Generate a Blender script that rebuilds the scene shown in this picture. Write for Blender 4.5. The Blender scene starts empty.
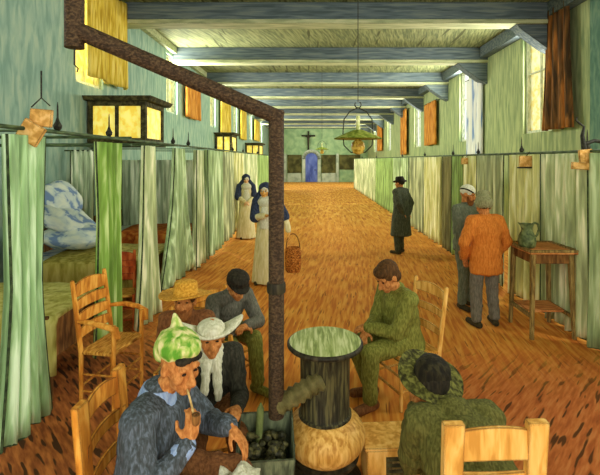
import bpy, bmesh, math, random
from mathutils import Vector, Matrix, noise
random.seed(7)
PI = math.pi
V = Vector
SC = bpy.context.scene
COL = SC.collection

# ------------------------------------------------------------------ camera
F = 430.0
cam_d = bpy.data.cameras.new('camera'); cam = bpy.data.objects.new('camera', cam_d); COL.objects.link(cam)
cam.location = (0, 0, 2.1); cam.rotation_euler = (PI/2, 0, 0)
cam_d.sensor_width = 36; cam_d.lens = F/600*36
cam_d.shift_x = -12/600; cam_d.shift_y = -77.5/600
cam_d.clip_end = 200; cam_d.clip_start = 0.05
SC.camera = cam
SC.view_settings.view_transform = 'Standard'; SC.view_settings.look = 'None'
SC.view_settings.gamma = 1; SC.view_settings.exposure = 0.3
SC.view_settings.use_curve_mapping = False
SC.cycles.max_bounces = 8; SC.cycles.diffuse_bounces = 5; SC.cycles.use_denoising = True
# ------------------------------------------------------------------ daylight
W = bpy.data.worlds.new('sky'); SC.world = W; W.use_nodes = True
bg = W.node_tree.nodes['Background']
bg.inputs[0].default_value = (1.0, 0.97, 0.86, 1); bg.inputs[1].default_value = 2.5
FLOOR_X0, FLOOR_X1, Y0, Y1, HC = -4.2, 5.3, -2.5, 41.0, 5.5
LWIN = [3.2, 8.15, 12.9, 18.2, 23.5, 29.3, 35.5]
RWIN = [3.6, 10.15, 14.8, 21.6, 29.5, 36.0]
def window_light(name, x, y, z, sx, power, sy=1.0, sz=1.5):
    d = bpy.data.lights.new(name, 'AREA'); d.shape = 'RECTANGLE'; d.size = sz; d.size_y = sy
    d.energy = power; d.color = (1.0, 0.97, 0.85)
    o = bpy.data.objects.new(name, d); COL.objects.link(o); o.location = (x, y, z)
    o.rotation_euler = (0, -PI/2*sx, 0)
    return o
for y in LWIN: window_light('window_daylight', FLOOR_X0-.05, y, 4.35, 1, 28 if y < 9 else 250, .8)
for y in RWIN: window_light('window_daylight', FLOOR_X1+.05, y, 4.0, -1, 200 if y < 12 else 270, 1.0, 2.0)

# ------------------------------------------------------------------ materials
def lin(c):
    return tuple(((x/255)/12.92 if x/255 <= .04045 else ((x/255+.055)/1.055)**2.4) for x in c) + (1,)
MATS = {}
def paint(name, dark, mid, light, scale=(20, 20, 3), rough=.85, bump=.35, edge=None, rot=(0, 0, 0), metal=0, dashes=None, detail=3, thr=(.36, .5, .64)):
    """brush-marked paint: three tones of the same pigment in elongated strokes"""
    if name in MATS: return MATS[name]
    m = bpy.data.materials.new(name); m.use_nodes = True
    nt = m.node_tree; N = nt.nodes; L = nt.links
    b = N['Principled BSDF']; b.inputs['Roughness'].default_value = rough; b.inputs['Metallic'].default_value = metal
    b.inputs['Specular IOR Level'].default_value = .2
    tc = N.new('ShaderNodeTexCoord')
    r1 = N.new('ShaderNodeMapping'); r1.inputs['Rotation'].default_value = rot
    mp = N.new('ShaderNodeMapping'); mp.inputs['Scale'].default_value = scale
    L.new(tc.outputs['Object'], r1.inputs['Vector']); L.new(r1.outputs[0], mp.inputs['Vector'])
    nz = N.new('ShaderNodeTexNoise'); nz.inputs['Scale'].default_value = 1; nz.inputs['Detail'].default_value = detail
    nz.inputs['Distortion'].default_value = .4
    L.new(mp.outputs[0], nz.inputs['Vector'])
    cr = N.new('ShaderNodeValToRGB'); e = cr.color_ramp.elements
    e[0].position = thr[0]; e[0].color = lin(dark); e[1].position = thr[2]; e[1].color = lin(light)
    x = e.new(thr[1]); x.color = lin(mid)
    L.new(nz.outputs['Fac'], cr.inputs['Fac'])
    out = cr.outputs['Color']
    if dashes:
        dc, dscale, drot, dthr = dashes
        r2 = N.new('ShaderNodeMapping'); r2.inputs['Rotation'].default_value = (0, 0, drot)
        m2 = N.new('ShaderNodeMapping'); m2.inputs['Scale'].default_value = dscale
        n2 = N.new('ShaderNodeTexNoise'); n2.inputs['Scale'].default_value = 1; n2.inputs['Detail'].default_value = 1
        L.new(tc.outputs['Object'], r2.inputs['Vector']); L.new(r2.outputs[0], m2.inputs['Vector']); L.new(m2.outputs[0], n2.inputs['Vector'])
        c2 = N.new('ShaderNodeValToRGB'); c2.color_ramp.elements[0].position = dthr; c2.color_ramp.elements[0].color = (0, 0, 0, 1)
        c2.color_ramp.elements[1].position = dthr+.05; c2.color_ramp.elements[1].color = (1, 1, 1, 1)
        L.new(n2.outputs['Fac'], c2.inputs['Fac'])
        mx = N.new('ShaderNodeMix'); mx.data_type = 'RGBA'; L.new(c2.outputs['Color'], mx.inputs[0])
        L.new(out, mx.inputs[6]); mx.inputs[7].default_value = lin(dc); out = mx.outputs[2]
    if edge:
        ec, er = edge
        bv = N.new('ShaderNodeBevel'); bv.samples = 4; bv.inputs['Radius'].default_value = er
        ge = N.new('ShaderNodeNewGeometry')
        dt = N.new('ShaderNodeVectorMath'); dt.operation = 'DOT_PRODUCT'
        L.new(bv.outputs[0], dt.inputs[0]); L.new(ge.outputs['Normal'], dt.inputs[1])
        mr = N.new('ShaderNodeMapRange'); mr.inputs[1].default_value = .985; mr.inputs[2].default_value = .93
        mr.inputs[3].default_value = 0; mr.inputs[4].default_value = 1
        L.new(dt.outputs['Value'], mr.inputs[0])
        mx = N.new('ShaderNodeMix'); mx.data_type = 'RGBA'; L.new(mr.outputs[0], mx.inputs[0])
        L.new(out, mx.inputs[6]); mx.inputs[7].default_value = lin(ec); out = mx.outputs[2]
    L.new(out, b.inputs['Base Color'])
    if bump:
        bp = N.new('ShaderNodeBump'); bp.inputs['Strength'].default_value = bump; bp.inputs['Distance'].default_value = .02
        L.new(nz.outputs['Fac'], bp.inputs['Height']); L.new(bp.outputs[0], b.inputs['Normal'])
    MATS[name] = m
    return m
def glow(name, col, strength, col2=None, scale=(4, 4, 9)):
    if name in MATS: return MATS[name]
    m = bpy.data.materials.new(name); m.use_nodes = True; N = m.node_tree.nodes; L = m.node_tree.links
    b = N['Principled BSDF']; b.inputs['Base Color'].default_value = lin(col); b.inputs['Emission Strength'].default_value = strength
    tc = N.new('ShaderNodeTexCoord'); mp = N.new('ShaderNodeMapping'); mp.inputs['Scale'].default_value = scale
    nz = N.new('ShaderNodeTexNoise'); nz.inputs['Scale'].default_value = 1
    cr = N.new('ShaderNodeValToRGB'); cr.color_ramp.elements[0].position = .4; cr.color_ramp.elements[0].color = lin(col2 or col)
    cr.color_ramp.elements[1].position = .6; cr.color_ramp.elements[1].color = lin(col)
    L.new(tc.outputs['Object'], mp.inputs[0]); L.new(mp.outputs[0], nz.inputs['Vector']); L.new(nz.outputs['Fac'], cr.inputs[0])
    L.new(cr.outputs[0], b.inputs['Emission Color']); L.new(cr.outputs[0], b.inputs['Base Color'])
    MATS[name] = m; return m

# ------------------------------------------------------------------ mesh helpers
class MB:
    def __init__(s): s.v = []; s.f = []
    def add(s, vs, fs):
        n = len(s.v); s.v += [V(p) for p in vs]; s.f += [tuple(i+n for i in f) for f in fs]; return s
    def box(s, c, size, rz=0, M=None):
        x, y, z = size[0]/2, size[1]/2, size[2]/2
        vs = [V((i*x, j*y, k*z)) for i in (-1, 1) for j in (-1, 1) for k in (-1, 1)]
        R = M or Matrix.Rotation(rz, 3, 'Z')
        vs = [R @ p + V(c) for p in vs]
        return s.add(vs, [(0, 1, 3, 2), (4, 6, 7, 5), (0, 4, 5, 1), (2, 3, 7, 6), (0, 2, 6, 4), (1, 5, 7, 3)])
    def hexa(s, a, b):   # two quads
        return s.add(list(a)+list(b), [(3, 2, 1, 0), (4, 5, 6, 7), (0, 1, 5, 4), (1, 2, 6, 5), (2, 3, 7, 6), (3, 0, 4, 7)])
    def tube(s, pts, r, n=10, cap=True):
        pts = [V(p) for p in pts]; rs = r if isinstance(r, (list, tuple)) else [r]*len(pts)
        vs = []; fs = []; up = None
        for i, p in enumerate(pts):
            t = ((pts[min(i+1, len(pts)-1)]-pts[max(i-1, 0)])).normalized()
            if up is None:
                up = V((0, 0, 1)) if abs(t.z) < .9 else V((1, 0, 0))
            a = t.cross(up).normalized(); b = a.cross(t).normalized(); up = b
            for k in range(n):
                w = 2*PI*k/n; vs.append(p+(a*math.cos(w)+b*math.sin(w))*rs[i])
        for i in range(len(pts)-1):
            for k in range(n):
                fs.append((i*n+k, i*n+(k+1) % n, (i+1)*n+(k+1) % n, (i+1)*n+k))
        if cap: fs.append(tuple(range(n-1, -1, -1))); fs.append(tuple((len(pts)-1)*n+k for k in range(n)))
        return s.add(vs, fs)
    def cap(s, p, q, r1, r2, n=14):
        """tapered capsule"""
        p, q = V(p), V(q); d = (q-p); L = max(d.length, 1e-4); d.normalize()
        pts = []; rs = []
        for a in (-80, -55, -28): pts.append(p+d*r1*math.sin(math.radians(a))); rs.append(r1*math.cos(math.radians(a)))
        pts += [p, q]; rs += [r1, r2]
        for a in (28, 55, 80): pts.append(q+d*r2*math.sin(math.radians(a))); rs.append(r2*math.cos(math.radians(a)))
        up = V((0, 0, 1)) if abs(d.z) < .9 else V((1, 0, 0)); a_ = d.cross(up).normalized(); b_ = a_.cross(d)
        vs = []; fs = []
        for i, c in enumerate(pts):
            for k in range(n):
                w = 2*PI*k/n; vs.append(c+(a_*math.cos(w)+b_*math.sin(w))*rs[i])
        m = len(pts)
        for i in range(m-1):
            for k in range(n): fs.append((i*n+k, i*n+(k+1) % n, (i+1)*n+(k+1) % n, (i+1)*n+k))
        fs.append(tuple(range(n-1, -1, -1))); fs.append(tuple((m-1)*n+k for k in range(n)))
        return s.add(vs, fs)
    def ell(s, c, r, M=None, n=16, m=10):
        M = M or Matrix.Identity(3); vs = []; fs = []
        for i in range(1, m):
            t = PI*i/m
            for k in range(n):
                w = 2*PI*k/n
                vs.append(M @ V((r[0]*math.sin(t)*math.cos(w), r[1]*math.sin(t)*math.sin(w), r[2]*math.cos(t)))+V(c))
        top = len(vs); vs.append(M @ V((0, 0, r[2]))+V(c)); vs.append(M @ V((0, 0, -r[2]))+V(c))
        for i in range(m-2):
            for k in range(n): fs.append((i*n+k, (i+1)*n+k, (i+1)*n+(k+1) % n, i*n+(k+1) % n))
        for k in range(n):
            fs.append((top, k, (k+1) % n)); fs.append((top+1, (m-2)*n+(k+1) % n, (m-2)*n+k))
        return s.add(vs, fs)
    def lathe(s, prof, c=(0, 0, 0), n=32, M=None, sq=(1, 1), wave=None):
        """profile [(r,z)], closed at the ends"""
        M = M or Matrix.Identity(3); vs = []; fs = []
        for j, (r, z) in enumerate(prof):
            for k in range(n):
                w = 2*PI*k/n; rr = max(r, 1e-4)
                dz = wave(w, j) if wave else 0
                vs.append(M @ V((rr*sq[0]*math.cos(w), rr*sq[1]*math.sin(w), z+dz))+V(c))
        for j in range(len(prof)-1):
            for k in range(n): fs.append((j*n+k, j*n+(k+1) % n, (j+1)*n+(k+1) % n, (j+1)*n+k))
        fs.append(tuple(range(n-1, -1, -1))); fs.append(tuple((len(prof)-1)*n+k for k in range(n)))
        return s.add(vs, fs)
    def prism(s, pts, d, M=None, c=(0, 0, 0)):
        """polygon pts (x,y) thickness d along z, mapped by M"""
        M = M or Matrix.Identity(3); n = len(pts)
        vs = [M @ V((p[0], p[1], -d/2))+V(c) for p in pts]+[M @ V((p[0], p[1], d/2))+V(c) for p in pts]
        fs = [tuple(range(n-1, -1, -1)), tuple(range(n, 2*n))]+[(k, (k+1) % n, n+(k+1) % n, n+k) for k in range(n)]
        return s.add(vs, fs)
    def mesh(s, name, smooth=False):
        me = bpy.data.meshes.new(name); me.from_pydata([tuple(p) for p in s.v], [], s.f)
        bm = bmesh.new(); bm.from_mesh(me); bmesh.ops.recalc_face_normals(bm, faces=bm.faces); bm.to_mesh(me); bm.free()
        if smooth: me.polygons.foreach_set('use_smooth', [True]*len(me.polygons))
        return me
    def build(s, name, mat, parent=None, smooth=False, bevel=0, loc=None, rz=0):
        o = bpy.data.objects.new(name, s.mesh(name, smooth)); COL.objects.link(o); o.data.materials.append(mat)
        if parent: o.parent = parent
        if loc is not None: o.location = loc; o.rotation_euler = (0, 0, rz)
        if bevel:
            b = o.modifiers.new('bevel', 'BEVEL'); b.width = bevel; b.segments = 2; b.limit_method = 'ANGLE'
        if smooth:
            o.data.set_sharp_from_angle(angle=math.radians(50))
        return o
def remeshed(mb, vox, sm=3, fold=0, ff=9, stretch=1.0):
    me = mb.mesh('tmp'); o = bpy.data.objects.new('tmp', me); COL.objects.link(o)
    r = o.modifiers.new('r', 'REMESH'); r.mode = 'VOXEL'; r.voxel_size = vox; r.adaptivity = 0
    if sm: s_ = o.modifiers.new('s', 'SMOOTH'); s_.iterations = sm; s_.factor = .5
    dg = bpy.context.evaluated_depsgraph_get(); dg.update()
    out = bpy.data.meshes.new_from_object(o.evaluated_get(dg))
    bpy.data.objects.remove(o); bpy.data.meshes.remove(me)
    if fold:
        nr = [v.normal.copy() for v in out.vertices]
        for v, n in zip(out.vertices, nr):
            p = V((v.co.x*ff, v.co.y*ff, v.co.z*ff*stretch))
            v.co += n*fold*(1-2*abs(noise.noise(p)))
    out.polygons.foreach_set('use_smooth', [True]*len(out.polygons))
    return out
def mobj(name, me, mat, parent=None):
    o = bpy.data.objects.new(name, me); COL.objects.link(o); me.materials.clear(); me.materials.append(mat)
    if parent: o.parent = parent
    return o
def tag(o, label, cat, group=None, kind=None):
    o['label'] = label; o['category'] = cat
    if group: o['group'] = group
    if kind: o['kind'] = kind
    return o
def thing(name, label, cat, loc=(0, 0, 0), rz=0, group=None):
    o = bpy.data.objects.new(name, None); COL.objects.link(o); o.location = loc; o.rotation_euler = (0, 0, rz)
    o.empty_display_size = .1
    return tag(o, label, cat, group)
def struct(o): o['kind'] = 'structure'; return o
def X_at(px, y): return (px-312)*y/F
def Z_at(py, y): return 2.1-(py-160)*y/F

# ------------------------------------------------------------------ palette
DK = (38, 34, 22)
m_floor = paint('floor_paint', (196, 112, 38), (216, 138, 50), (228, 162, 68), (20, 2.0, 1), bump=.3, rot=(0, 0, .12), detail=2, dashes=((156, 90, 34), (34, 2.6, 1), .12, .64))
m_floor_near = paint('floor_paint_near', (168, 82, 40), (204, 112, 56), (222, 140, 74), (9, 34, 1), bump=.4, rot=(0, 0, -.9), dashes=((104, 58, 30), (13, 50, 1), -.9, .60))
m_floor_left = paint('floor_paint_left', (112, 60, 30), (150, 84, 42), (190, 110, 56), (12, 40, 1), bump=.4, rot=(0, 0, .5), dashes=((66, 44, 24), (14, 52, 1), .6, .56))
m_wall_l = paint('wall_left_paint', (120, 152, 138), (140, 168, 152), (160, 182, 160), (9, 9, 2.2), bump=.25)
m_wall_r = paint('wall_right_paint', (126, 144, 102), (148, 162, 116), (168, 180, 130), (12, 12, 1.6), bump=.3)
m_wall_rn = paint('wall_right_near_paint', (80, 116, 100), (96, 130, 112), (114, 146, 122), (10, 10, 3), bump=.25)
m_wall_f = paint('wall_far_paint', (128, 160, 118), (144, 176, 130), (158, 186, 138), (2, 2, 2), bump=.2)
m_ceil = paint('ceiling_paint', (98, 108, 74), (124, 132, 90), (150, 156, 108), (26, 2.0, 1), bump=.3, rot=(0, 0, .25), dashes=((84, 88, 58), (7.0, .5, 1), 0, .64))
m_beam = paint('beam_paint', (78, 92, 96), (96, 110, 116), (118, 130, 126), (1.5, 22, 22), bump=.3, edge=((50, 56, 46), .035))
m_beam_lt = paint('beam_light_edge', (150, 160, 122), (174, 182, 140), (194, 198, 156), (2, 16, 16), bump=.2, edge=((60, 66, 48), .015))
m_pipe = paint('pipe_iron', (44, 34, 22), (66, 50, 34), (88, 70, 46), (60, 60, 90), bump=.6, rough=.7)
m_stove = paint('stove_iron', (34, 32, 22), (56, 54, 36), (92, 88, 54), (60, 60, 6), bump=.4, rough=.6)
m_stove_ring = paint('stove_ring_iron', (30, 28, 18), (48, 44, 30), (66, 60, 40), (30, 30, 6), rough=.6)
m_lid = paint('stove_lid', (112, 128, 66), (150, 164, 98), (190, 198, 144), (50, 5, 4), bump=.3, rough=.55)
m_bulb = paint('stove_brass', (176, 124, 50), (208, 160, 78), (226, 184, 104), (40, 40, 5), rough=.5, bump=.3)
m_wood = paint('orange_wood', (178, 108, 34), (212, 140, 48), (232, 172, 76), (24, 24, 5), bump=.4, edge=((74, 44, 20), .010))
m_wood_y = paint('yellow_wood', (196, 140, 58), (222, 168, 80), (238, 192, 108), (24, 24, 5), bump=.4, edge=((92, 60, 26), .010))
m_wood_d = paint('brown_wood', (92, 60, 30), (122, 84, 42), (150, 106, 54), (24, 24, 5), bump=.4, edge=((40, 30, 18), .010))
m_wood_t = paint('table_wood', (170, 104, 52), (200, 128, 66), (216, 150, 84), (10, 40, 10), bump=.3, edge=((52, 44, 24), .012))
m_wood_tl = paint('table_leg_wood', (104, 84, 44), (140, 116, 62), (168, 142, 80), (40, 40, 6), bump=.3, edge=((46, 40, 24), .008))
m_rush = paint('rush_seat', (150, 96, 30), (198, 142, 54), (222, 174, 84), (90, 12, 20), bump=.6)
m_black = paint('black_iron', (24, 24, 18), (36, 36, 26), (56, 58, 42), (40, 40, 40), rough=.6)
m_rail = paint('rail_green_iron', (46, 62, 42), (66, 86, 56), (92, 112, 72), (8, 8, 40), rough=.6)
m_drape_y = paint('yellow_drape', (168, 136, 34), (206, 178, 60), (228, 206, 104), (3, 26, 2), bump=.5)
m_drape_o = paint('orange_drape', (150, 92, 30), (190, 124, 44), (212, 152, 70), (3, 26, 2), bump=.5)
m_drape_bo = paint('brown_orange_drape', (62, 46, 26), (112, 76, 38), (178, 112, 50), (3, 12, 1.2), bump=.6)
m_white = paint('white_frame', (176, 186, 160), (200, 206, 182), (220, 222, 200), (20, 20, 8))
m_pane = glow('window_daylight_pane', (236, 232, 190), .35, (222, 206, 120), (3, 6, 7))
m_pane_b = glow('window_white_pane', (236, 236, 232), .35, (214, 220, 226), (3, 5, 5))
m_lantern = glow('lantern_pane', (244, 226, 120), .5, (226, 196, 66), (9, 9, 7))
m_skin = paint('skin_ruddy', (160, 98, 48), (184, 120, 62), (200, 138, 78), (60, 60, 30), bump=.3)
m_skin_l = paint('skin_light', (186, 138, 92), (214, 168, 120), (228, 188, 144), (30, 30, 30), bump=.2)
m_skin_y = paint('skin_golden', (182, 120, 46), (208, 152, 74), (226, 178, 100), (30, 30, 30), bump=.2)

# ------------------------------------------------------------------ structure
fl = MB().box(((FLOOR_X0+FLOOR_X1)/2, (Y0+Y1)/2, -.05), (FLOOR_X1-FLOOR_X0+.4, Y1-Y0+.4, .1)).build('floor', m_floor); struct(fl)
# cell strips and the near strips of the same tile floor are one object with several pigments
# blended pigment: edit floor material to mix the three tones by place (aisle, far end, near right and near left)
def floor_mix():
    m = m_floor; nt = m.node_tree; N = nt.nodes; L = nt.links; b = N['Principled BSDF']
    src = b.inputs['Base Color'].links[0].from_socket
    tc = N.new('ShaderNodeTexCoord'); sep = N.new('ShaderNodeSeparateXYZ'); L.new(tc.outputs['Object'], sep.inputs[0])
    def tone(cols, scale, rot, dash, dscale, drot, dthr):
        r1 = N.new('ShaderNodeMapping'); r1.inputs['Rotation'].default_value = (0, 0, rot)
        mp = N.new('ShaderNodeMapping'); mp.inputs['Scale'].default_value = scale
        L.new(tc.outputs['Object'], r1.inputs[0]); L.new(r1.outputs[0], mp.inputs[0])
        nz = N.new('ShaderNodeTexNoise'); nz.inputs['Scale'].default_value = 1; nz.inputs['Detail'].default_value = 3; L.new(mp.outputs[0], nz.inputs['Vector'])
        cr = N.new('ShaderNodeValToRGB'); e = cr.color_ramp.elements; e[0].position = .36; e[0].color = lin(cols[0]); e[1].position = .64; e[1].color = lin(cols[2]); e.new(.5).color = lin(cols[1])
        L.new(nz.outputs['Fac'], cr.inputs[0])
        r2 = N.new('ShaderNodeMapping'); r2.inputs['Rotation'].default_value = (0, 0, drot)
        m2 = N.new('ShaderNodeMapping'); m2.inputs['Scale'].default_value = dscale
        L.new(tc.outputs['Object'], r2.inputs[0]); L.new(r2.outputs[0], m2.inputs[0])
        n2 = N.new('ShaderNodeTexNoise'); n2.inputs['Scale'].default_value = 1; n2.inputs['Detail'].default_value = 1; L.new(m2.outputs[0], n2.inputs['Vector'])
        c2 = N.new('ShaderNodeValToRGB'); c2.color_ramp.elements[0].position = dthr; c2.color_ramp.elements[0].color = (0, 0, 0, 1); c2.color_ramp.elements[1].position = dthr+.05; c2.color_ramp.elements[1].color = (1, 1, 1, 1)
        L.new(n2.outputs['Fac'], c2.inputs[0])
        mx = N.new('ShaderNodeMix'); mx.data_type = 'RGBA'; L.new(c2.outputs[0], mx.inputs[0]); L.new(cr.outputs[0], mx.inputs[6]); mx.inputs[7].default_value = lin(dash)
        return mx.outputs[2]
    def ramp(sock, a, b_):
        r = N.new('ShaderNodeMapRange'); r.interpolation_type = 'SMOOTHSTEP'; r.inputs[1].default_value = a; r.inputs[2].default_value = b_; L.new(sock, r.inputs[0]); return r.outputs[0]
    def mix(f, a, b_):
        mx = N.new('ShaderNodeMix'); mx.data_type = 'RGBA'; L.new(f, mx.inputs[0]); L.new(a, mx.inputs[6]); L.new(b_, mx.inputs[7]); return mx.outputs[2]
    near = tone([(186, 98, 50), (210, 118, 62), (222, 138, 78)], (30, 4, 1), .75, (104, 62, 34), (24, 3.2, 1), .75, .60)
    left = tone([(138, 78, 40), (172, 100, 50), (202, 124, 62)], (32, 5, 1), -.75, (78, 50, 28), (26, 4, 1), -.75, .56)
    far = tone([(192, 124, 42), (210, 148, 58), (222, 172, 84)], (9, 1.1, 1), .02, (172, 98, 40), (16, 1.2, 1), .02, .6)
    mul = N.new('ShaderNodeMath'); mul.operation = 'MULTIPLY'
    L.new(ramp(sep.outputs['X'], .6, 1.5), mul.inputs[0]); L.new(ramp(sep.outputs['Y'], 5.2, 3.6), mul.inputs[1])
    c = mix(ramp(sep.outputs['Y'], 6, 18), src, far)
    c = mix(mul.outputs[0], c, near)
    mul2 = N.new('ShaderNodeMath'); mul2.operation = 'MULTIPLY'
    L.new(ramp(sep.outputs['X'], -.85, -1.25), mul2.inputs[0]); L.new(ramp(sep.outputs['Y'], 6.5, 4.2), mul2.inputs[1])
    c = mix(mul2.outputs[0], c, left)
    L.new(c, b.inputs['Base Color'])
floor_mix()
ce = MB().box(((FLOOR_X0+FLOOR_X1)/2, (Y0+Y1)/2, HC+.05), (FLOOR_X1-FLOOR_X0+.4, Y1-Y0+.4, .1)).build('ceiling', m_ceil); struct(ce)

def side_wall(name, x, sgn, wins, hw, z0, z1, ya, yb, mat):
    mb = MB(); t = .3; cx = x+sgn*t/2
    mb.box((cx, (ya+yb)/2, z0/2), (t, yb-ya, z0))
    mb.box((cx, (ya+yb)/2, (z1+HC)/2), (t, yb-ya, HC-z1))
    e = [ya]+[q for w in wins if ya < w < yb for q in (w-hw, w+hw)]+[yb]
    for i in range(0, len(e), 2):
        mb.box((cx, (e[i]+e[i+1])/2, (z0+z1)/2), (t, e[i+1]-e[i], z1-z0))
    return struct(mb.build(name, mat))
side_wall('wall_left', FLOOR_X0, -1, LWIN, .5, 3.5, 5.2, Y0, Y1, m_wall_l)
side_wall('wall_right', FLOOR_X1, 1, RWIN, .65, 2.75, 5.2, 8.2, Y1, m_wall_r)
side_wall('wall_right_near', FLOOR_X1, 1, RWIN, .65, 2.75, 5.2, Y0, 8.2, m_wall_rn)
struct(MB().box(((FLOOR_X0+FLOOR_X1)/2, Y1+.15, HC/2), (FLOOR_X1-FLOOR_X0+.6, .3, HC)).build('wall_far', m_wall_f))
wn = 0
def window(x, sgn, y, hw, z0, z1, pane):
    global wn; wn += 1
    e = bpy.data.objects.new('window_%d' % wn, None); COL.objects.link(e); struct(e)
    xx = x+sgn*.12; w = .07
    f = MB()
    f.box((xx, y-hw+w/2, (z0+z1)/2), (.08, w, z1-z0)); f.box((xx, y+hw-w/2, (z0+z1)/2), (.08, w, z1-z0))
    f.box((xx, y, z0+w/2), (.08, 2*hw-2*w, w)); f.box((xx, y, z1-w/2), (.08, 2*hw-2*w, w))
    f.box((xx, y, (z0+z1)/2), (.05, .035, z1-z0-2*w)); f.box((xx+.001, y, z0+(z1-z0)*.6), (.04, 2*hw-2*w, .035))
    f.build('window_frame', m_white, e)
    MB().box((xx+sgn*.06, y, (z0+z1)/2), (.01, 2*hw, z1-z0)).build('pane', pane, e)
for y in LWIN: window(FLOOR_X0, -1, y, .5, 3.5, 5.2, m_pane)
for y in RWIN: window(FLOOR_X1, 1, y, .65, 2.75, 5.2, m_pane if abs(y-10.15) < .1 else m_pane_b)

# ceiling beams and wall plates
k = 0
for i in range(-2, 9):
    y = 9.25+3.72*i
    if y > Y1-.3 or y < Y0: continue
    k += 1
    struct(MB().box((.55, y+.18, HC-.19), (9.5, .36, .38)).build('trim_%d' % k, m_beam))
    k += 1
    struct(MB().box((.55, y+.16, HC-.425), (9.5, .40, .09)).build('trim_%d' % k, m_beam_lt))
    # sloping corbels carrying the beam at both walls
    for sx, xw in ((-1, FLOOR_X1),):
        k += 1
        pts = [(0, 0), (.9, 0), (.75, -.14), (.25, -.5), (0, -.62)]
        M = Matrix(((sx, 0, 0), (0, 0, 1), (0, 1, 0)))
        struct(MB().prism(pts, .32, M, (xw, y+.18, HC-.47)).build('trim_%d' % k, m_beam))
k += 1; struct(MB().box((FLOOR_X1-.12, (Y0+Y1)/2, HC-.16), (.24, Y1-Y0, .32)).build('trim_%d' % k, m_beam))
k += 1; struct(MB().box((FLOOR_X0+.06, (Y0+Y1)/2, HC-.1), (.12, Y1-Y0, .2)).build('trim_%d' % k, m_beam_lt))
k += 1; struct(MB().box((.55, Y1-.1, HC-.15), (9.5, .2, .5)).build('trim_%d' % k, m_beam))

# far end: arched blue door, surround, wainscot panels
m_door = paint('blue_door_paint', (66, 82, 150), (86, 104, 176), (108, 126, 190), (3, 3, 1))
m_panel = paint('dark_panel', (58, 58, 30), (78, 78, 42), (98, 96, 52), (2, 2, 2))
m_pale = paint('pale_plinth', (146, 160, 140), (168, 182, 160), (186, 196, 176), (2, 2, 2))
d = bpy.data.objects.new('door_1', None); COL.objects.link(d); struct(d); d.location = (0, Y1, 0)
Mw = Matrix(((1, 0, 0), (0, 0, 1), (0, 1, 0)))
def arch(w, h, n=10): return [(-w, 0), (w, 0)]+[(w*math.cos(PI*i/n), h-w*.9+w*.9*math.sin(PI*i/n)) for i in range(n+1)]
MB().prism(arch(.58, 2.75), .1, Mw, (-.05, -.06, .02)).build('door_leaf', m_door, d)
mb = MB(); mb.box((-.78, -.09, 1.15), (.3, .18, 2.3)); mb.box((.68, -.09, 1.15), (.3, .18, 2.3))
for i in range(10):
    a = PI*(i+.5)/10; mb.box((-.05+.74*math.cos(a), -.09, 2.24+.7*math.sin(a)), (.3, .18, .32), M=Matrix.Rotation(-(a-PI/2), 3, 'Y'))
mb.build('door_surround', m_pale, d)
MB().ell((.3, -.14, 1.15), (.05, .05, .05)).build('door_handle', m_black, d)
for (xa, xb, za, zb, m) in ((-2.35, -1.0, .85, 2.6, m_panel), (-2.35, -1.0, 0, .85, m_pale), (.9, 2.25, .85, 2.6, m_panel), (.9, 2.25, 0, .85, m_pale), (2.6, 4.6, 1.2, 2.6, m_panel), (-4.1, -2.8, 0, 2.6, m_panel)):
    k += 1; struct(MB().box(((xa+xb)/2, Y1-.04, (za+zb)/2), (xb-xa, .08, zb-za)).build('trim_%d' % k, m))
for xx in (-2.55, 2.42):
    k += 1; struct(MB().box((xx, Y1-.06, 1.35), (.24, .12, 2.7)).build('trim_%d' % k, m_pale))
# crucifix
c = thing('crucifix', 'dark crucifix with a figure hanging on the far wall above the blue door', 'crucifix', (-.35, Y1-.1, 2.95))
MB().box((0, 0, .95), (.16, .1, 1.9)).box((0, -.001, 1.45), (1.3, .1, .15)).build('cross', m_black, c)
cf = MB(); cf.cap((0, -.12, .9), (0, -.12, 1.3), .09, .13); cf.cap((0, -.1, .25), (0, -.12, .9), .05, .1)
for s_ in (-1, 1): cf.cap((s_*.1, -.12, 1.33), (s_*.58, -.1, 1.52), .06, .035)
cf.ell((0, -.16, 1.52), (.09, .09, .12)); mobj('figure', remeshed(cf, .03, 2), m_stove_ring, c)

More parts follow.
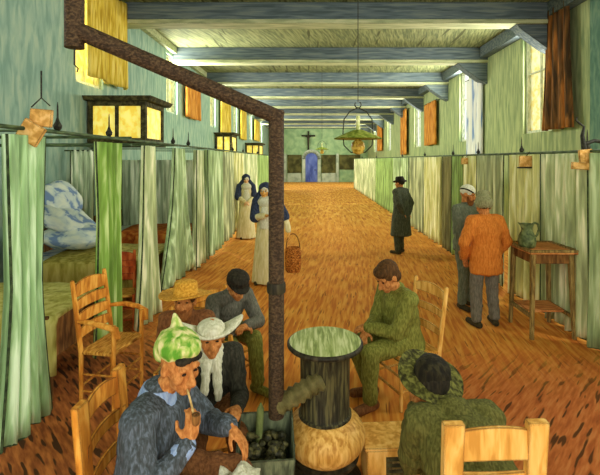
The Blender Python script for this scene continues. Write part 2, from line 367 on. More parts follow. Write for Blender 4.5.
# ------------------------------------------------------------------ curtains
def cloth(name, path, z0, z1, folds, amp, mat, parent=None, prof=None, rows=14, thick=.012, hem=.02, seed=0, normal=None):
    """hanging pleated cloth along path [(x,y)...] ; prof(u_z)->width factor about the centre (0 top,1 bottom)"""
    rnd = random.Random(seed); pts = [V((p[0], p[1], 0)) for p in path]
    d = (pts[-1]-pts[0]); L = d.length; d.normalize(); nrm = V((-d.y, d.x, 0))
    mid = (pts[0]+pts[-1])/2; n = max(int(folds*8), 16)
    ph = [rnd.uniform(-.5, .5) for _ in range(8)]
    vs = []; fs = []
    for j in range(rows+1):
        u = j/rows; w = prof(u) if prof else 1.0
        z = z1+(z0-z1)*u
        for i in range(n+1):
            t = i/n-.5
            a = 2*PI*folds*(t+.5)+.9*math.sin(5*t+ph[0]*4)+ph[1]
            off = amp*(math.sin(a)+.35*math.sin(2.3*a+ph[2]*6))*(.65+.35*u)
            sh = .03*math.sin(3*u+ph[3]*6)*min(L, .6)
            zz = z+(hem*math.sin(a*.5+ph[4]) if j == rows else 0)
            p = mid+d*(t*L*w+sh*u)+nrm*off
            vs.append((p.x, p.y, zz))
    for j in range(rows):
        for i in range(n): q = j*(n+1)+i; fs.append((q, q+1, q+n+2, q+n+1))
    me = bpy.data.meshes.new(name); me.from_pydata(vs, [], fs); me.polygons.foreach_set('use_smooth', [True]*len(fs))
    o = bpy.data.objects.new(name, me); COL.objects.link(o); me.materials.append(mat)
    s_ = o.modifiers.new('thickness', 'SOLIDIFY'); s_.thickness = thick; s_.offset = 0
    if parent: o.parent = parent
    return o
def cmat(name, mid, sp=16, accent=None):
    d = tuple(int(c*.80) for c in mid); l = tuple(min(int(c*1.12)+4, 250) for c in (accent or mid))
    return paint(name, d, mid, l, (14, 14, 1.3), bump=.4, rough=.9)
cg_blue = cmat('cloth_pale_blue', (146, 186, 172)); cg_green = cmat('cloth_mint', (166, 204, 146), accent=(198, 226, 184))
cg_vivid = cmat('cloth_vivid_green', (132, 170, 74), accent=(176, 196, 128)); cg_pale = cmat('cloth_pale_green', (188, 202, 146), accent=(222, 228, 184))
cg_grey = cmat('cloth_grey_green', (168, 178, 132), accent=(192, 198, 152)); cg_yel = cmat('cloth_yellow_green', (218, 218, 142), accent=(236, 234, 178))
cg_pale2 = cmat('cloth_light', (190, 210, 172), accent=(214, 226, 196)); cg_near = cmat('cloth_sage', (166, 190, 134), accent=(190, 208, 164)); cg_brown = cmat('cloth_olive_brown', (136, 132, 84)); cg_mid = cmat('cloth_leaf', (150, 178, 104))
ZL, ZR, XL, XR = 2.33, 2.2, -2.1, 3.15
m_cord = paint('dark_green_cord', (38, 50, 30), (54, 68, 42), (74, 90, 56), (20, 20, 20), bump=0)
def gather(top, mid, bot, zc=.35):
    def f(u):
        return top+(mid-top)*min(u/zc, 1) if u < zc else mid+(bot-mid)*((u-zc)/(1-zc))**1.3
    return f
def curtain(label, x, y0, y1, z0, z1, folds, amp, mat, prof=None, seed=0, group=None, path=None):
    o = cloth('curtain', path or [(x, y0), (x, y1)], z0, z1, folds, amp, mat, prof=prof, seed=seed)
    tag(o, label, 'curtain', group)
    me = o.data; nn = max(int(folds*8), 16)+1
    for e in (0, nn-1):
        pts = [me.vertices[j*nn+e].co.copy() for j in range(15)]
        MB().tube(pts, .009, 6).build('edge_cord', m_cord, o, smooth=True)
    MB().tube([me.vertices[14*nn+e].co.copy() for e in range(0, nn, 2)], .008, 5).build('hem_cord', m_cord, o, smooth=True)
    return o
curtain('pale blue-green curtain edge at the far left of the picture', -2.16, 2.48, 2.86, .35, ZL-.05, 3, .035, cg_blue, seed=1)
curtain('wide mint green gathered curtain nearest the viewer on the left', XL, 2.94, 3.36, .12, ZL-.05, 4, .05, cg_green, gather(.95, .72, 1.25, .5), 2)
curtain('vivid green narrow curtain hanging behind the rush armchair', XL, 4.2, 4.72, .15, ZL-.05, 4, .04, cg_vivid, gather(1, .8, .95), 3)
curtain('thin pale green curtain pinched at the top right of the armchair', XL, 5.18, 5.86, .05, ZL-.05, 4, .045, cg_pale, gather(.45, .6, 1.1, .5), 4)
curtain('short curtain flaring wide at its hem beside the orange blanket', XL, 5.95, 7.55, .25, ZL-.05, 6, .06, cg_near, gather(.25, .4, 1.05, .4), 5)
curtain('narrow pale curtain beyond the flared one', XL, 7.6, 8.3, .15, ZL-.05, 4, .05, cg_pale, gather(.6, .7, .9), 6)
lab = ['first pleated screen curtain of the long left row, nearest the armchair', 'second pleated screen curtain of the left row, grey-green', 'third pleated curtain of the left row, yellowish, beside the rear nun',
       'fourth pleated curtain of the left row, just behind the rear nun', 'fifth pleated curtain of the left row, half hidden by the stove pipe', 'last pleated curtain of the left row, beside the far wall']
yy = [8.4, 10.0, 11.4, 13.0, 16.5, 21.5, 30]
for i in range(6):
    curtain(lab[i], XL, yy[i]+.05, yy[i+1]-.05, .15, ZL-.03, 5, .07, [cg_near, cg_grey, cg_yel, cg_pale, cg_mid, cg_pale][i], gather(1, .97, 1.0), 10+i)
R = [(2.6, 4.88, cg_near, 'sage green curtain at the right edge of the picture'),
     (4.92, 5.9, cg_pale, 'pale curtain with yellow streaks behind the table with the jug'),
     (5.92, 6.95, cg_yel, 'yellow-green curtain directly left of the small wooden number board above the jug'),
     (6.97, 8.15, cg_grey, 'plain grey-green curtain behind the man in the orange jacket'),
     (8.17, 8.95, cg_yel, 'bright yellow curtain behind the white-haired man in grey'),
     (8.97, 9.6, cg_mid, 'leaf green narrow curtain left of the white-haired man'),
     (9.62, 10.4, cg_brown, 'olive brown narrow curtain between green and yellow ones'),
     (10.42, 12.0, cg_yel, 'yellow curtain right of the man in the black coat'),
     (12.02, 13.9, cg_grey, 'grey-green curtain behind the man in the black coat'),
     (13.92, 16.5, cg_near, 'sage curtain just left of the man in the black coat'),
     (16.55, 21, cg_mid, 'leaf green curtain below the large hanging lamp'),
     (21.1, 32, cg_pale, 'last pale green curtain of the right row, by the far wall')]
for i, (a, b_, m, l) in enumerate(R):
    curtain(l, XR, a+.02, b_-.02, .03, ZR-.02, max(4, (b_-a)*3.2), .055, m, gather(1, .99, 1.0), 40+i)
# cross curtains between cells (left)
bc = curtain('pale curtain bunched against the left wall above the heaped pillows', 0, 0, 0, .9, 2.27, 4, .03, cg_pale2, seed=60, path=[(-4.1, 7.3), (-3.72, 7.3)])
MB().tube([(-4.21, 7.3, 2.26), (-3.7, 7.3, 2.26)], .014, 6).build('hanging_rod', m_cord, bc)
curtain('grey-green dividing curtain across the second left cell', 0, 0, 0, .2, 2.1, 8, .05, cg_pale2, seed=61, path=[(-4.15, 9.4), (-2.2, 9.4)])
curtain('shadowed green dividing curtain behind the thin pale curtain', 0, 0, 0, .2, 2.1, 8, .05, cg_pale2, seed=62, path=[(-4.15, 13.1), (-2.2, 13.1)])

# curtain rails
def rail(label, x, z, ya, yb, stations, xw, zoff=0):
    t = thing('curtain_rail', label, 'curtain rail', (x, ya, z))
    MB().tube([(0, 0, 0), (0, yb-ya, 0)], .016, 8).build('rod', m_rail, t, smooth=True)
    for y in stations:
        MB().tube([(0, y-ya, .012), (xw-x, y-ya, .012)], .012, 6).build('wall_bracket', m_rail, t, smooth=True)
        MB().lathe([(.012, 0), (.03, .02), (.034, .045), (.018, .075), (.008, .11), (.006, .20), (.002, .24)], (0, y-ya, .01), 10).build('finial', m_black, t, smooth=True)
    return t
rail('long green iron rail carrying the left row of bed curtains', XL, ZL, 2.4, 30, [3.55, 4.45, 6.5, 7.3, 9.4, 11.4, 13.1, 16.5, 21.5, 27], FLOOR_X0)
rail('long green iron rail carrying the right row of bed curtains', XR, ZR, 2.4, 32, [4.92, 6.46, 8.15, 9.6, 12, 15, 21, 27], FLOOR_X1)
# back rail of first cell
t = thing('cell_rod', 'thin double rod across the first left cell behind the small boards', 'rod', (-4.2, 5.0, 2.36))
MB().tube([(0, 0, 0), (2.1, 0, 0)], .014, 6).build('rod', m_rail, t); MB().tube([(0, .0, -.09), (2.1, 0, -.09)], .02, 6).build('lower_rod', m_rail, t)

# small boards hung on rails
m_board = paint('board_wood', (186, 138, 68), (216, 168, 92), (232, 190, 122), (20, 20, 20), edge=((70, 52, 26), .012))
t = thing('hanging_board', 'two tilted tan wooden boards hung by wire on the left rail', 'sign', (X_at(43, 3.2), 3.2, 2.40))
MB().box((.0, -.02, .01), (.16, .03, .13), M=Matrix.Rotation(.08, 3, 'Y')).build('upper_board', m_board, t, bevel=.004)
MB().box((-.05, -.06, -.10), (.17, .03, .15), M=Matrix.Rotation(.55, 3, 'Y')).build('lower_board', m_board, t, bevel=.004)
MB().tube([(-.075, -.02, .09), (0, -.02, .16), (.065, -.02, .1)], .005, 6).tube([(0, -.02, .16), (0, -.02, .36)], .006, 6).build('wire', m_black, t)
t = thing('number_board', 'single small tan board hanging under the right rail above the jug', 'sign', (XR-.04, 6.2, 2.02))
MB().box((-.02, 0, .06), (.2, .03, .16)).build('board', m_board, t, bevel=.004); MB().tube([(-.02, 0, .14), (0.03, 0, .2)], .005, 6).build('wire', m_black, t)
MB().box((-.02, 0, -.03), (.24, .05, .02)).build('ledge', m_black, t)
t = thing('number_board', 'tiny tan board under the right rail left of the white-haired man', 'sign', (XR-.04, 8.6, 1.98))
MB().box((-.05, 0, .1), (.15, .03, .13)).build('board', m_board, t, bevel=.004); MB().tube([(-.05, 0, .16), (0.03, 0, .23)], .005, 6).build('wire', m_black, t)
t = thing('hook_bracket', 'black curled iron hook with two tan boards at the right edge', 'bracket', (X_at(584, 4.9), 4.9, 2.12))
MB().tube([(.0, 0, .0), (0, 0, .12), (-.02, 0, .26), (0, 0, .36), (-.05, 0, .40), (-.09, 0, .43), (-.08, 0, .47)], [.02, .03, .022, .012, .012, .01, .006], 8).build('hook', m_black, t, smooth=True)
MB().tube([(0, 0, .16), (.12, .0, .2), (.35, 0, .17)], .022, 8).tube([(0, 0, .08), (.35, 0, .06)], .014, 8).build('arm', m_black, t, smooth=True)
MB().box((.0, -.03, .02), (.15, .03, .16), M=Matrix.Rotation(-.1, 3, 'Y')).build('upper_board', m_board, t, bevel=.004)
MB().box((-.04, -.06, -.09), (.27, .04, .08), M=Matrix.Rotation(.06, 3, 'Y')).build('lower_board', m_board, t, bevel=.004)

# window drapes
def drape(label, x, y0, y1, z0, z1, mat, folds=3, prof=None, seed=0):
    t = thing('window_drape', label, 'drape', (x, (y0+y1)/2, z0), 0, None)
    h = (y1-y0)/2
    cloth('cloth', [(0, -h), (0, h)], 0, z1-z0, folds, .05, mat, t, prof, thick=.06, seed=seed, hem=.01)
    MB().tube([(0, -h-.15, z1-z0), (0, h+.15, z1-z0)], .02, 6).build('rod', m_black, t)
    wx = (FLOOR_X0 if x < 0 else FLOOR_X1)-x
    for q in (-h-.13, h+.13): MB().tube([(0, q, z1-z0), (wx, q, z1-z0)], .015, 6).build('wall_hook', m_black, t)
drape('long yellow drape on the left wall above the glazed box, behind the pipe', -4.0, 7.75, 9.3, 3.62, 5.42, m_drape_y, 3, seed=1)
drape('orange drape crossing behind the sloping pipe on the left wall', -4.05, 13.9, 15.5, 3.5, 5.0, m_drape_o, 3, seed=2)
drape('third drape of the left wall, yellow, right of the pipe slope', -4.05, 19.3, 21.4, 3.3, 5.0, m_drape_y, 3, seed=3)
drape('fourth drape of the left wall, narrow and yellow', -4.05, 24.6, 26.4, 3.3, 5.0, m_drape_y, 3, seed=4)
drape('smallest and farthest yellow drape on the left wall', -4.05, 30.4, 33, 3.5, 5.0, m_drape_y, 3, seed=5)
drape('large brown and orange pleated drape at the top right', 5.12, 8.5, 9.5, 2.75, 5.3, m_drape_bo, 4, gather(.8, .85, 1.1), 6)
drape('bright orange drape left of the white window on the right wall', 5.15, 17.9, 19.6, 2.75, 4.6, m_drape_o, 2, seed=7)
drape('third orange drape of the right wall above the man in black', 5.15, 23.4, 24.8, 2.4, 4.9, m_drape_o, 2, seed=8)
drape('smallest far orange drape on the right wall beside the lamp', 5.15, 31.8, 33.6, 2.8, 4.8, m_drape_o, 2, seed=9)
m_bs = paint('blue_striped_cloth', (110, 140, 190), (214, 218, 220), (226, 228, 226), (2, 7, .6), thr=(.42, .47, .6))
drape('white cloth with blue stripes covering the bright right-wall window', 5.2, 13.2, 14.4, 2.2, 4.75, m_bs, 3, seed=10)

# glazed boxes on left wall
def glazed(label, x0, x1, y0, y1, z0, z1):
    t = thing('glazed_box', label, 'glazed wall box', (x0, y0, z0))
    w, d_, h = x1-x0, y1-y0, z1-z0; p = .09*h+.02
    mb = MB()
    for (a, b_) in ((p/2, p/2), (w-p/2, p/2), (w-p/2, d_-p/2), (p/2, d_-p/2)): mb.box((a, b_, h/2), (p, p, h))
    mb.box((w/2, p/2, p/2), (w-2*p, p, p)); mb.box((w/2, p/2, h-p/2), (w-2*p, p, p)); mb.box((w-p/2, d_/2, p/2), (p, d_-2*p, p)); mb.box((w-p/2, d_/2, h-p/2), (p, d_-2*p, p))
    mb.box((w*.5, p/2, h/2), (p*.7, p*.9, h-2*p)); mb.box((w/2, d_-p/2, h/2), (w-2*p, p, h))
    mb.build('frame', m_panel2, t)
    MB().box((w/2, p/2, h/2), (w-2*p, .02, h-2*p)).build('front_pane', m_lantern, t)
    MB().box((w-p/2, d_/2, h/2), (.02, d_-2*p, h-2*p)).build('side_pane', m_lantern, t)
    q = .1
    MB().hexa([(-q*.2, -q, h), (w+q, -q, h), (w+q, d_+q, h), (-q*.2, d_+q, h)], [(-q*.2, -q*1.6, h+.08), (w+q*1.6, -q*1.6, h+.08), (w+q*1.6, d_+q, h+.08), (-q*.2, d_+q, h+.08)]).build('cornice', m_panel2, t)
    MB().box((w/2, d_/2, -.03), (w+.06, d_+.06, .06)).build('base', m_panel2, t)
    MB().box((-.1-(x0-.2-FLOOR_X0)/2, d_/2, h*.5), (x0-FLOOR_X0, d_*.5, h*.6)).build('wall_mount', m_panel2, t) if x0-FLOOR_X0 > .05 else None
m_panel2 = paint('box_wood', (44, 42, 24), (66, 62, 36), (92, 86, 52), (12, 12, 12), edge=((30, 28, 18), .01))
glazed('large dark wooden box with yellow glass panes on the near left wall', -4.18, -3.1, 8.0, 9.0, 2.42, 3.2)
glazed('second glazed box on the left wall, mid ward', -4.18, -3.45, 18.5, 19.8, 2.35, 3.2)
glazed('farthest glazed box on the left wall, behind the pipe', -4.18, -3.3, 27, 29, 2.3, 3.1)

# ------------------------------------------------------------------ beds of the left cells
m_blanket = paint('olive_blanket', (134, 124, 50), (166, 154, 72), (188, 174, 96), (14, 14, 3), bump=.5)
m_blanket_b = paint('pale_olive_blanket', (156, 150, 68), (182, 176, 94), (200, 194, 116), (14, 14, 3), bump=.5)
m_blanket_o = paint('orange_blanket', (140, 66, 24), (180, 92, 34), (200, 132, 52), (10, 20, 8), bump=.5)
m_linen = paint('blue_shaded_linen', (112, 138, 176), (184, 200, 200), (214, 222, 208), (5, 5, 11), bump=.5, thr=(.40, .46, .6))  # white linen; its blue shadows are painted into the colour as strokes
def bed(label, y0, y1, bl, bm_, pl):
    t = thing('bed', label, 'bed', (-4.12, y0, 0))
    w = y1-y0; L = 1.86
    mb = MB().box((.03, w/2, .8), (.05, w, .5)); 
    mb.build('headboard', m_wood_d, t, bevel=.01)
    MB().box((L-.03, w/2, .55), (.05, w, .4)).build('footboard', m_wood_d, t, bevel=.01)
    for yq in (.03, w-.03): MB().box((L/2, yq, .42), (L-.14, .04, .16)).build('side_rail', m_wood_d, t)
    for xq in (.03, L-.03):
        for yq in (.03, w-.03): MB().box((xq, yq, .18), (.06, .06, .36)).build('leg', m_wood_d, t)
    MB().box((L/2, w/2, .6), (L-.14, w-.1, .24)).build('mattress', m_linen, t, bevel=.05)
    # blanket draped over
    vs = []; fs = []; n, m = 30, 24
    for j in range(m+1):
        s_ = (j/m-.5)*(w+1.0)
        for i in range(n+1):
            u = .5+(L-.44)*i/n
            ov = max(abs(s_)-w/2-.01, 0)
            yv = max(-w/2-.02, min(w/2+.02, s_)); z = .75+.02*noise.noise(V((u*4, s_*4, y0)))
            if ov: z = .74-ov; yv += math.copysign(.015+.02*math.sin(u*14+y0), s_)
            z += .03*math.cos(yv*3)
            vs.append((u, w/2+yv, z))
    for j in range(m):
        for i in range(n): q = j*(n+1)+i; fs.append((q, q+1, q+n+2, q+n+1))
    me = bpy.data.meshes.new('blanket'); me.from_pydata(vs, [], fs); me.polygons.foreach_set('use_smooth', [True]*len(fs)); me.materials.append(bm_)
    o = bpy.data.objects.new('blanket', me); COL.objects.link(o); o.location = (-4.12, y0, 0); s2 = o.modifiers.new('t', 'SOLIDIFY'); s2.thickness = .03
    tag(o, bl, 'blanket')
bed('low wooden bed in the nearest left cell, under a pale olive blanket', 3.7, 4.75, 'pale olive blanket on the nearest bed at the left edge', m_blanket_b, 0)
bed('wooden bed with heaped pillows in the second left cell', 5.75, 7.05, 'dark olive blanket on the bed with the heaped pillows', m_blanket, 0)
bed('wooden bed under an orange-brown blanket beyond the pillows', 8.1, 9.2, 'orange-brown blanket on the third bed, between the green curtains', m_blanket_o, 0)
def pillow(label, c, r, rot, seed):
    mb = MB().ell((0, 0, 0), r, n=24, m=16)
    for v in mb.v:
        q = V((v.x/r[0], v.y/r[1], v.z/r[2])); f = 1+.25*abs(q.x*q.y)*(1-abs(q.z)*.5)
        v.x *= f; v.y *= f; v.z += .03*noise.noise(V((v.x*6+seed, v.y*6, v.z*6)))
    o = mb.build('pillow', m_linen, smooth=True, loc=c); o.rotation_euler = rot
    return tag(o, label, 'pillow')
pillow('topmost white pillow with painted blue shadows leaning on the left wall', (-3.84, 6.62, 1.50), (.30, .42, .16), (.25, .95, .3), 1)
pillow('middle white pillow with painted blue shading of the heap on the left bed', (-3.70, 6.45, 1.22), (.40, .48, .17), (-.15, .5, -.15), 2)
pillow('lowest white pillow with painted blue shading of the heap, lying on the olive blanket', (-3.5, 6.4, .97), (.46, .46, .18), (0, .08, .1), 3)
pillow('white pillow on the nearest bed at the left edge', (-3.75, 4.2, .88), (.24, .4, .12), (0, .3, 0), 4)

# ------------------------------------------------------------------ chairs
def chair(label, loc, rz, mat, arms=False, w=.44, dp=.4, h=1.0, seat=.43, slats=3, group=None, wide=False, broad=1.0):
    t = thing('rush_armchair' if arms else 'rush_chair', label, 'chair', loc, rz, group)
    r = .018*(1.25 if wide else 1)
    hx = dp/2; hy = w/2
    for s_ in (-1, 1):
        MB().tube([(hx, s_*hy, 0), (hx, s_*hy, seat+(.24 if arms else .02))], [r*.85, r*1.1], 10).build('leg', mat, t, smooth=True)
        if wide:
            mb = MB().hexa([(-hx-.02, s_*hy-.035, 0), (-hx+.02, s_*hy-.035, 0), (-hx+.02, s_*hy+.035, 0), (-hx-.02, s_*hy+.035, 0)], [(-hx-.10, s_*hy-.045, h), (-hx-.06, s_*hy-.045, h), (-hx-.06, s_*hy+.045, h), (-hx-.10, s_*hy+.045, h)])
            mb.build('leg', mat, t, bevel=.008)
        else:
            MB().tube([(-hx, s_*hy, 0), (-hx, s_*hy, seat), (-hx-.08, s_*hy, h-.03), (-hx-.085, s_*hy, h)], [r*.9, r*1.15, r*1.1, r*.8], 10).build('leg', mat, t, smooth=True)
    # seat
    mb = MB(); mb.box((0, 0, seat), (dp+.02, w+.02, .035)); mb.build('seat', m_rush, t, bevel=.014)
    # rungs
    mb = MB()
    for z in (.14, .28):
        for s_ in (-1, 1): mb.tube([(-hx, s_*hy, z+.02), (hx, s_*hy, z+.02)], .010, 6)
        mb.tube([(hx, -hy, z), (hx, hy, z)], .011, 6)
    mb.tube([(-hx, -hy, .2), (-hx, hy, .2)], .011, 6)
    mb.build('stretcher', mat, t, smooth=True)
    # slats, curved and arched on top
    for i in range(slats):
        hh = (.028 if i < slats-1 else .034)*broad
        ztop = h-.034*broad-.05; z = seat+.15+(ztop-seat-.15)*i/(slats-1)
        n = 10; a = []; bq = []
        vs = []; fs = []
        for k_ in range(n+1):
            yv = -hy+2*hy*k_/n; q = 1-(yv/hy)**2
            xb = -hx-.08*(z-seat)/(h-seat)-.025*q-(.0)
            top = z+hh+(.035*q if i == slats-1 else .012*q)
            bot = z-hh+(.02*q if wide else 0)
            for (xx, zz) in ((xb-.008, bot), (xb+.008, bot), (xb+.008, top), (xb-.008, top)): vs.append((xx, yv, zz))
        for k_ in range(n):
            for e in range(4): fs.append((k_*4+e, k_*4+(e+1) % 4, k_*4+4+(e+1) % 4, k_*4+4+e))
        fs.append((0, 1, 2, 3)); fs.append((n*4+3, n*4+2, n*4+1, n*4))
        MB().add(vs, fs).build('back_slat', mat, t)
    if arms:
        for s_ in (-1, 1):
            MB().tube([(-hx-.035, s_*hy, seat+.26), (-hx*.3, s_*(hy+.035), seat+.27), (hx*.6, s_*(hy+.04), seat+.25), (hx+.03, s_*(hy+.02), seat+.22), (hx+.045, s_*hy, seat+.14)], [.016, .022, .024, .026, .02], 10).build('armrest', mat, t, smooth=True)
    return t

# ------------------------------------------------------------------ people
def ik(a, t, l1, l2, pole):
    a, t, pole = V(a), V(t), V(pole); d = t-a; L = min(d.length, (l1+l2)*.995)
    if L < abs(l1-l2)+.02: L = abs(l1-l2)+.02
    dn = d.normalized(); x = (l1*l1-l2*l2+L*L)/(2*L); h = math.sqrt(max(l1*l1-x*x, 0))
    p = pole-dn*pole.dot(dn)
    p = p.normalized() if p.length > 1e-4 else V((0, 0, -1))
    return a+dn*x+p*h, a+dn*L
def frame(fwd, up=V((0, 0, 1))):
    f = V(fwd).normalized(); l = V(up).cross(f).normalized(); u = f.cross(l)
    return Matrix((f, l, u)).transposed()
def hand(mb, wrist, d, nrm, side, curl=.5, s=1.0):
    """palm and five fingers; d pointing along the hand, nrm out of the back of the hand"""
    d = V(d).normalized(); nrm = V(nrm); nrm = (nrm-d*nrm.dot(d)).normalized(); lat = d.cross(nrm).normalized()*side
    M = Matrix((d, lat, nrm)).transposed(); w = V(wrist)
    mb.ell(w+d*.05*s, (.052*s, .040*s, .018*s), M); mb.cap(w-d*.01, w+d*.03*s, .026*s, .026*s)
    for i, (ln, off) in enumerate(((.070, .030), (.080, .011), (.075, -.009), (.058, -.028))):
        p = w+d*.085*s+lat*off*s; dr = (d+lat*off*1.6)
        dr.normalize(); a = 0
        for k_, q in enumerate((.45, .32, .25)):
            a += curl*(.55 if k_ == 0 else .75)
            v = dr*math.cos(a)-nrm*math.sin(a); p2 = p+v*ln*q*s*1.1
            mb.cap(p, p2, (.0098-.0012*k_)*s, (.0090-.0012*k_)*s, 8); p = p2
    p = w+d*.03*s+lat*.03*s; v = (d*.6+lat*.75-nrm*.35).normalized(); p2 = p+v*.042*s; mb.cap(p, p2, .014*s, .011*s, 8)
    v = (d*.85+lat*.2-nrm*.45).normalized(); mb.cap(p2, p2+v*.032*s, .011*s, .009*s, 8)
def person(label, loc, rz, P, body=m_skin, s=1.0, vox=.008, jacket=None, trousers=None, shoes=None, coat=None, skirt=None, hair=None, extra=None, fold=.008, group=None, thick=1.0, beard=None, eyes=True, collar=None):
    pel, nk, hd = V(P['pelvis']), V(P['neck']), V(P['head'])
    face = V(P.get('face', (1, 0, 0))); H = frame(face, V(P.get('up', (0, 0, 1))))
    sp = (nk-pel).normalized(); left = V(P.get('left', (0, 1, 0))).normalized()
    fw = left.cross(sp).normalized(); T = Matrix((fw, left, sp)).transposed()
    sh = {1: nk-sp*.05*s+left*.175*s, -1: nk-sp*.05*s-left*.175*s}
    hp = {1: pel+left*.09*s, -1: pel-left*.09*s}
    b = MB()
    b.ell(nk-sp*.19*s, (.105*s, .150*s, .2*s), T); b.ell(pel+sp*.03*s, (.11*s, .145*s, .12*s), T); b.cap(pel, nk-sp*.12*s, .10*s, .105*s)
    b.cap(nk-sp*.03*s, hd-H @ V((.02, 0, .06))*s, .058*s, .052*s); b.cap(sh[1], sh[-1], .055*s, .055*s)
    def hv(x, y, z): return hd+H @ (V((x, y, z))*s)
    b.ell(hv(-.012, 0, .03), (.1*s, .08*s, .098*s), H); b.ell(hv(.032, 0, -.045), (.062*s, .058*s, .068*s), H); b.ell(hv(.062, 0, -.092), (.03*s, .032*s, .024*s), H)
    b.cap(hv(.084, 0, .018), hv(.116, 0, -.03), .011*s, .018*s, 10); b.ell(hv(.1, 0, -.034), (.02*s, .024*s, .012*s), H)
    b.cap(hv(.078, -.045, .034), hv(.078, .045, .034), .014*s, .014*s, 10)
    for q in (-1, 1):
        b.ell(hv(.055, q*.045, -.02), (.032*s, .024*s, .03*s), H); b.ell(hv(-.005, q*.083, 0), (.022*s, .013*s, .034*s), H)
    b.cap(hv(.088, -.02, -.058), hv(.088, .02, -.058), .0095*s, .0095*s, 8); b.cap(hv(.086, -.016, -.071), hv(.086, .016, -.071), .0095*s, .0095*s, 8)
    J = MB(); Tr = MB(); sleeve_end = {}
    el = {}; wr = {}; kn = {}; an = {}
    for q, key in ((1, 'L'), (-1, 'R')):
        ht = P['hand'+key]; pole = P.get('elbow'+key, (-.5, q*.3, -1))
        el[q], wr[q] = ik(sh[q], ht, .29*s, .255*s, pole)
        b.cap(sh[q], el[q], .05*s, .042*s); b.cap(el[q], wr[q], .041*s, .029*s)
        hdir = V(P.get('hdir'+key, tuple((wr[q]-el[q])))); hn = V(P.get('hn'+key, (0, q*.3, 1)))
        if not P.get('nohand'+key): hand(b, wr[q], hdir, hn, q*-1 if P.get('flip'+key) else q, P.get('curl'+key, .5), s)
        ft = V(P['foot'+key]); kp = P.get('knee'+key, (1, q*.1, .3))
        kn[q], an[q] = ik(hp[q], ft, .43*s, .41*s, kp)
        fd = V(P.get('fdir'+key, (1, q*.2, 0))).normalized()
        b.cap(hp[q], kn[q], .078*s, .055*s); b.cap(kn[q], an[q], .053*s, .036*s)
        foot0 = an[q]-V((0, 0, .045*s)); b.cap(foot0-fd*.03*s, foot0+fd*.14*s, .032*s, .026*s)
    bo = mobj('person', remeshed(b, vox, 2), body)
    bo.location = loc; bo.rotation_euler = (0, 0, rz)
    tag(bo, label, 'person', group)
    k = thick
    if jacket:
        J.ell(nk-sp*.2*s, (.135*s*k, .185*s*k, .21*s), T); J.cap(pel+sp*.05*s, nk-sp*.14*s, .135*s*k, .13*s*k)
        hl = P.get('hem', .08); J.lathe([(.155*s*k, -hl-.03), (.16*s*k, -hl), (.148*s*k, .1), (.14*s*k, .25)], pel, 24, T, sq=(.86, 1.16)); J.ell(pel+sp*(.08-hl)*s, (.145*s*k, .185*s*k, .15*s), T); J.ell(pel+sp*.16*s, (.135*s*k, .17*s*k, .14*s), T)
        J.cap(sh[1], sh[-1], .072*s*k, .072*s*k); J.cap(nk-sp*.06*s, nk-sp*.01*s, .085*s, .074*s)
        for q in (1, -1):
            J.cap(sh[q], el[q], .069*s*k, .06*s*k); J.cap(el[q], wr[q]-(wr[q]-el[q]).normalized()*.02, .058*s*k, .045*s)
        mobj('jacket', remeshed(J, vox*1.3, 3, fold, 11), jacket, bo)
    if coat:
        C_ = MB(); bot = P.get('coat_z', .45)
        C_.lathe([(.15*s*k, pel.z+.30), (.16*s*k, pel.z+.1), (.19*s*k, pel.z-.1), (.225*s*k, bot)], (pel.x, pel.y, 0), 24, sq=(.85, 1.05))
        C_.ell(nk-sp*.2*s, (.14*s*k, .19*s*k, .22*s), T); C_.cap(sh[1], sh[-1], .076*s*k, .076*s*k); C_.cap(nk-sp*.06*s, nk+sp*.0*s, .09*s, .078*s)
        for q in (1, -1):
            C_.cap(sh[q], el[q], .074*s*k, .066*s*k); C_.cap(el[q], wr[q]-(wr[q]-el[q]).normalized()*.02, .064*s*k, .052*s)
        mobj('coat', remeshed(C_, vox*1.4, 3, fold, 9, .4), coat, bo)
    if trousers:
        kj = k; k = 1+(k-1)*.4
        Tr.ell(pel, (.125*s*k, .165*s*k, .13*s), T)
        for q in (1, -1):
            Tr.cap(hp[q], kn[q], .092*s*k, .072*s*k); Tr.cap(kn[q], an[q]+V((0, 0, .03)), .070*s*k, .058*s*k)
        mobj('trousers', remeshed(Tr, vox*1.3, 3, fold, 10), trousers, bo); k = kj
    if skirt:
        S_ = MB(); S_.lathe([(.13*s, pel.z+.22), (.15*s, pel.z+.1), (.19*s, pel.z-.15), (.235*s, .3), (.26*s, .03)], (pel.x, pel.y, 0), 32, sq=(.9, 1))
        mobj('skirt', remeshed(S_, vox*1.5, 2, fold*1.5, 8, .15), skirt, bo)
    if shoes:
        for q, key in ((1, 'L'), (-1, 'R')):
            fd = V(P.get('fdir'+key, (1, q*.2, 0))).normalized(); f0 = an[q]-V((0, 0, .04*s)); Sh = MB()
            Sh.cap(f0-fd*.05*s, f0+fd*.15*s, .042*s, .038*s); Sh.cap(f0-fd*.02, an[q]+V((0, 0, .03)), .045*s, .046*s)
            mobj('shoe', remeshed(Sh, vox, 2), shoes, bo)
    if hair:
        hm, kind = hair; Hr = MB()
        Hr.ell(hv(-.022, 0, .045), (.106*s, .09*s, .098*s), H)
        if kind == 'full': Hr.ell(hv(.03, 0, .085), (.07*s, .075*s, .045*s), H); Hr.ell(hv(-.06, 0, -.02), (.06*s, .078*s, .07*s), H)
        mobj('hair', remeshed(Hr, vox, 1, .004, 60), hm, bo)
    if beard:
        Br = MB(); Br.ell(hv(.06, 0, -.1), (.045*s, .05*s, .055*s), H); Br.cap(hv(.1, -.03, -.05), hv(.1, .03, -.05), .009*s, .009*s, 8)
        for q in (-1, 1): Br.cap(hv(.03, q*.062, -.02), hv(.055, q*.04, -.09), .016*s, .026*s)
        mobj('beard', remeshed(Br, vox, 1, .004, 60), beard, bo)
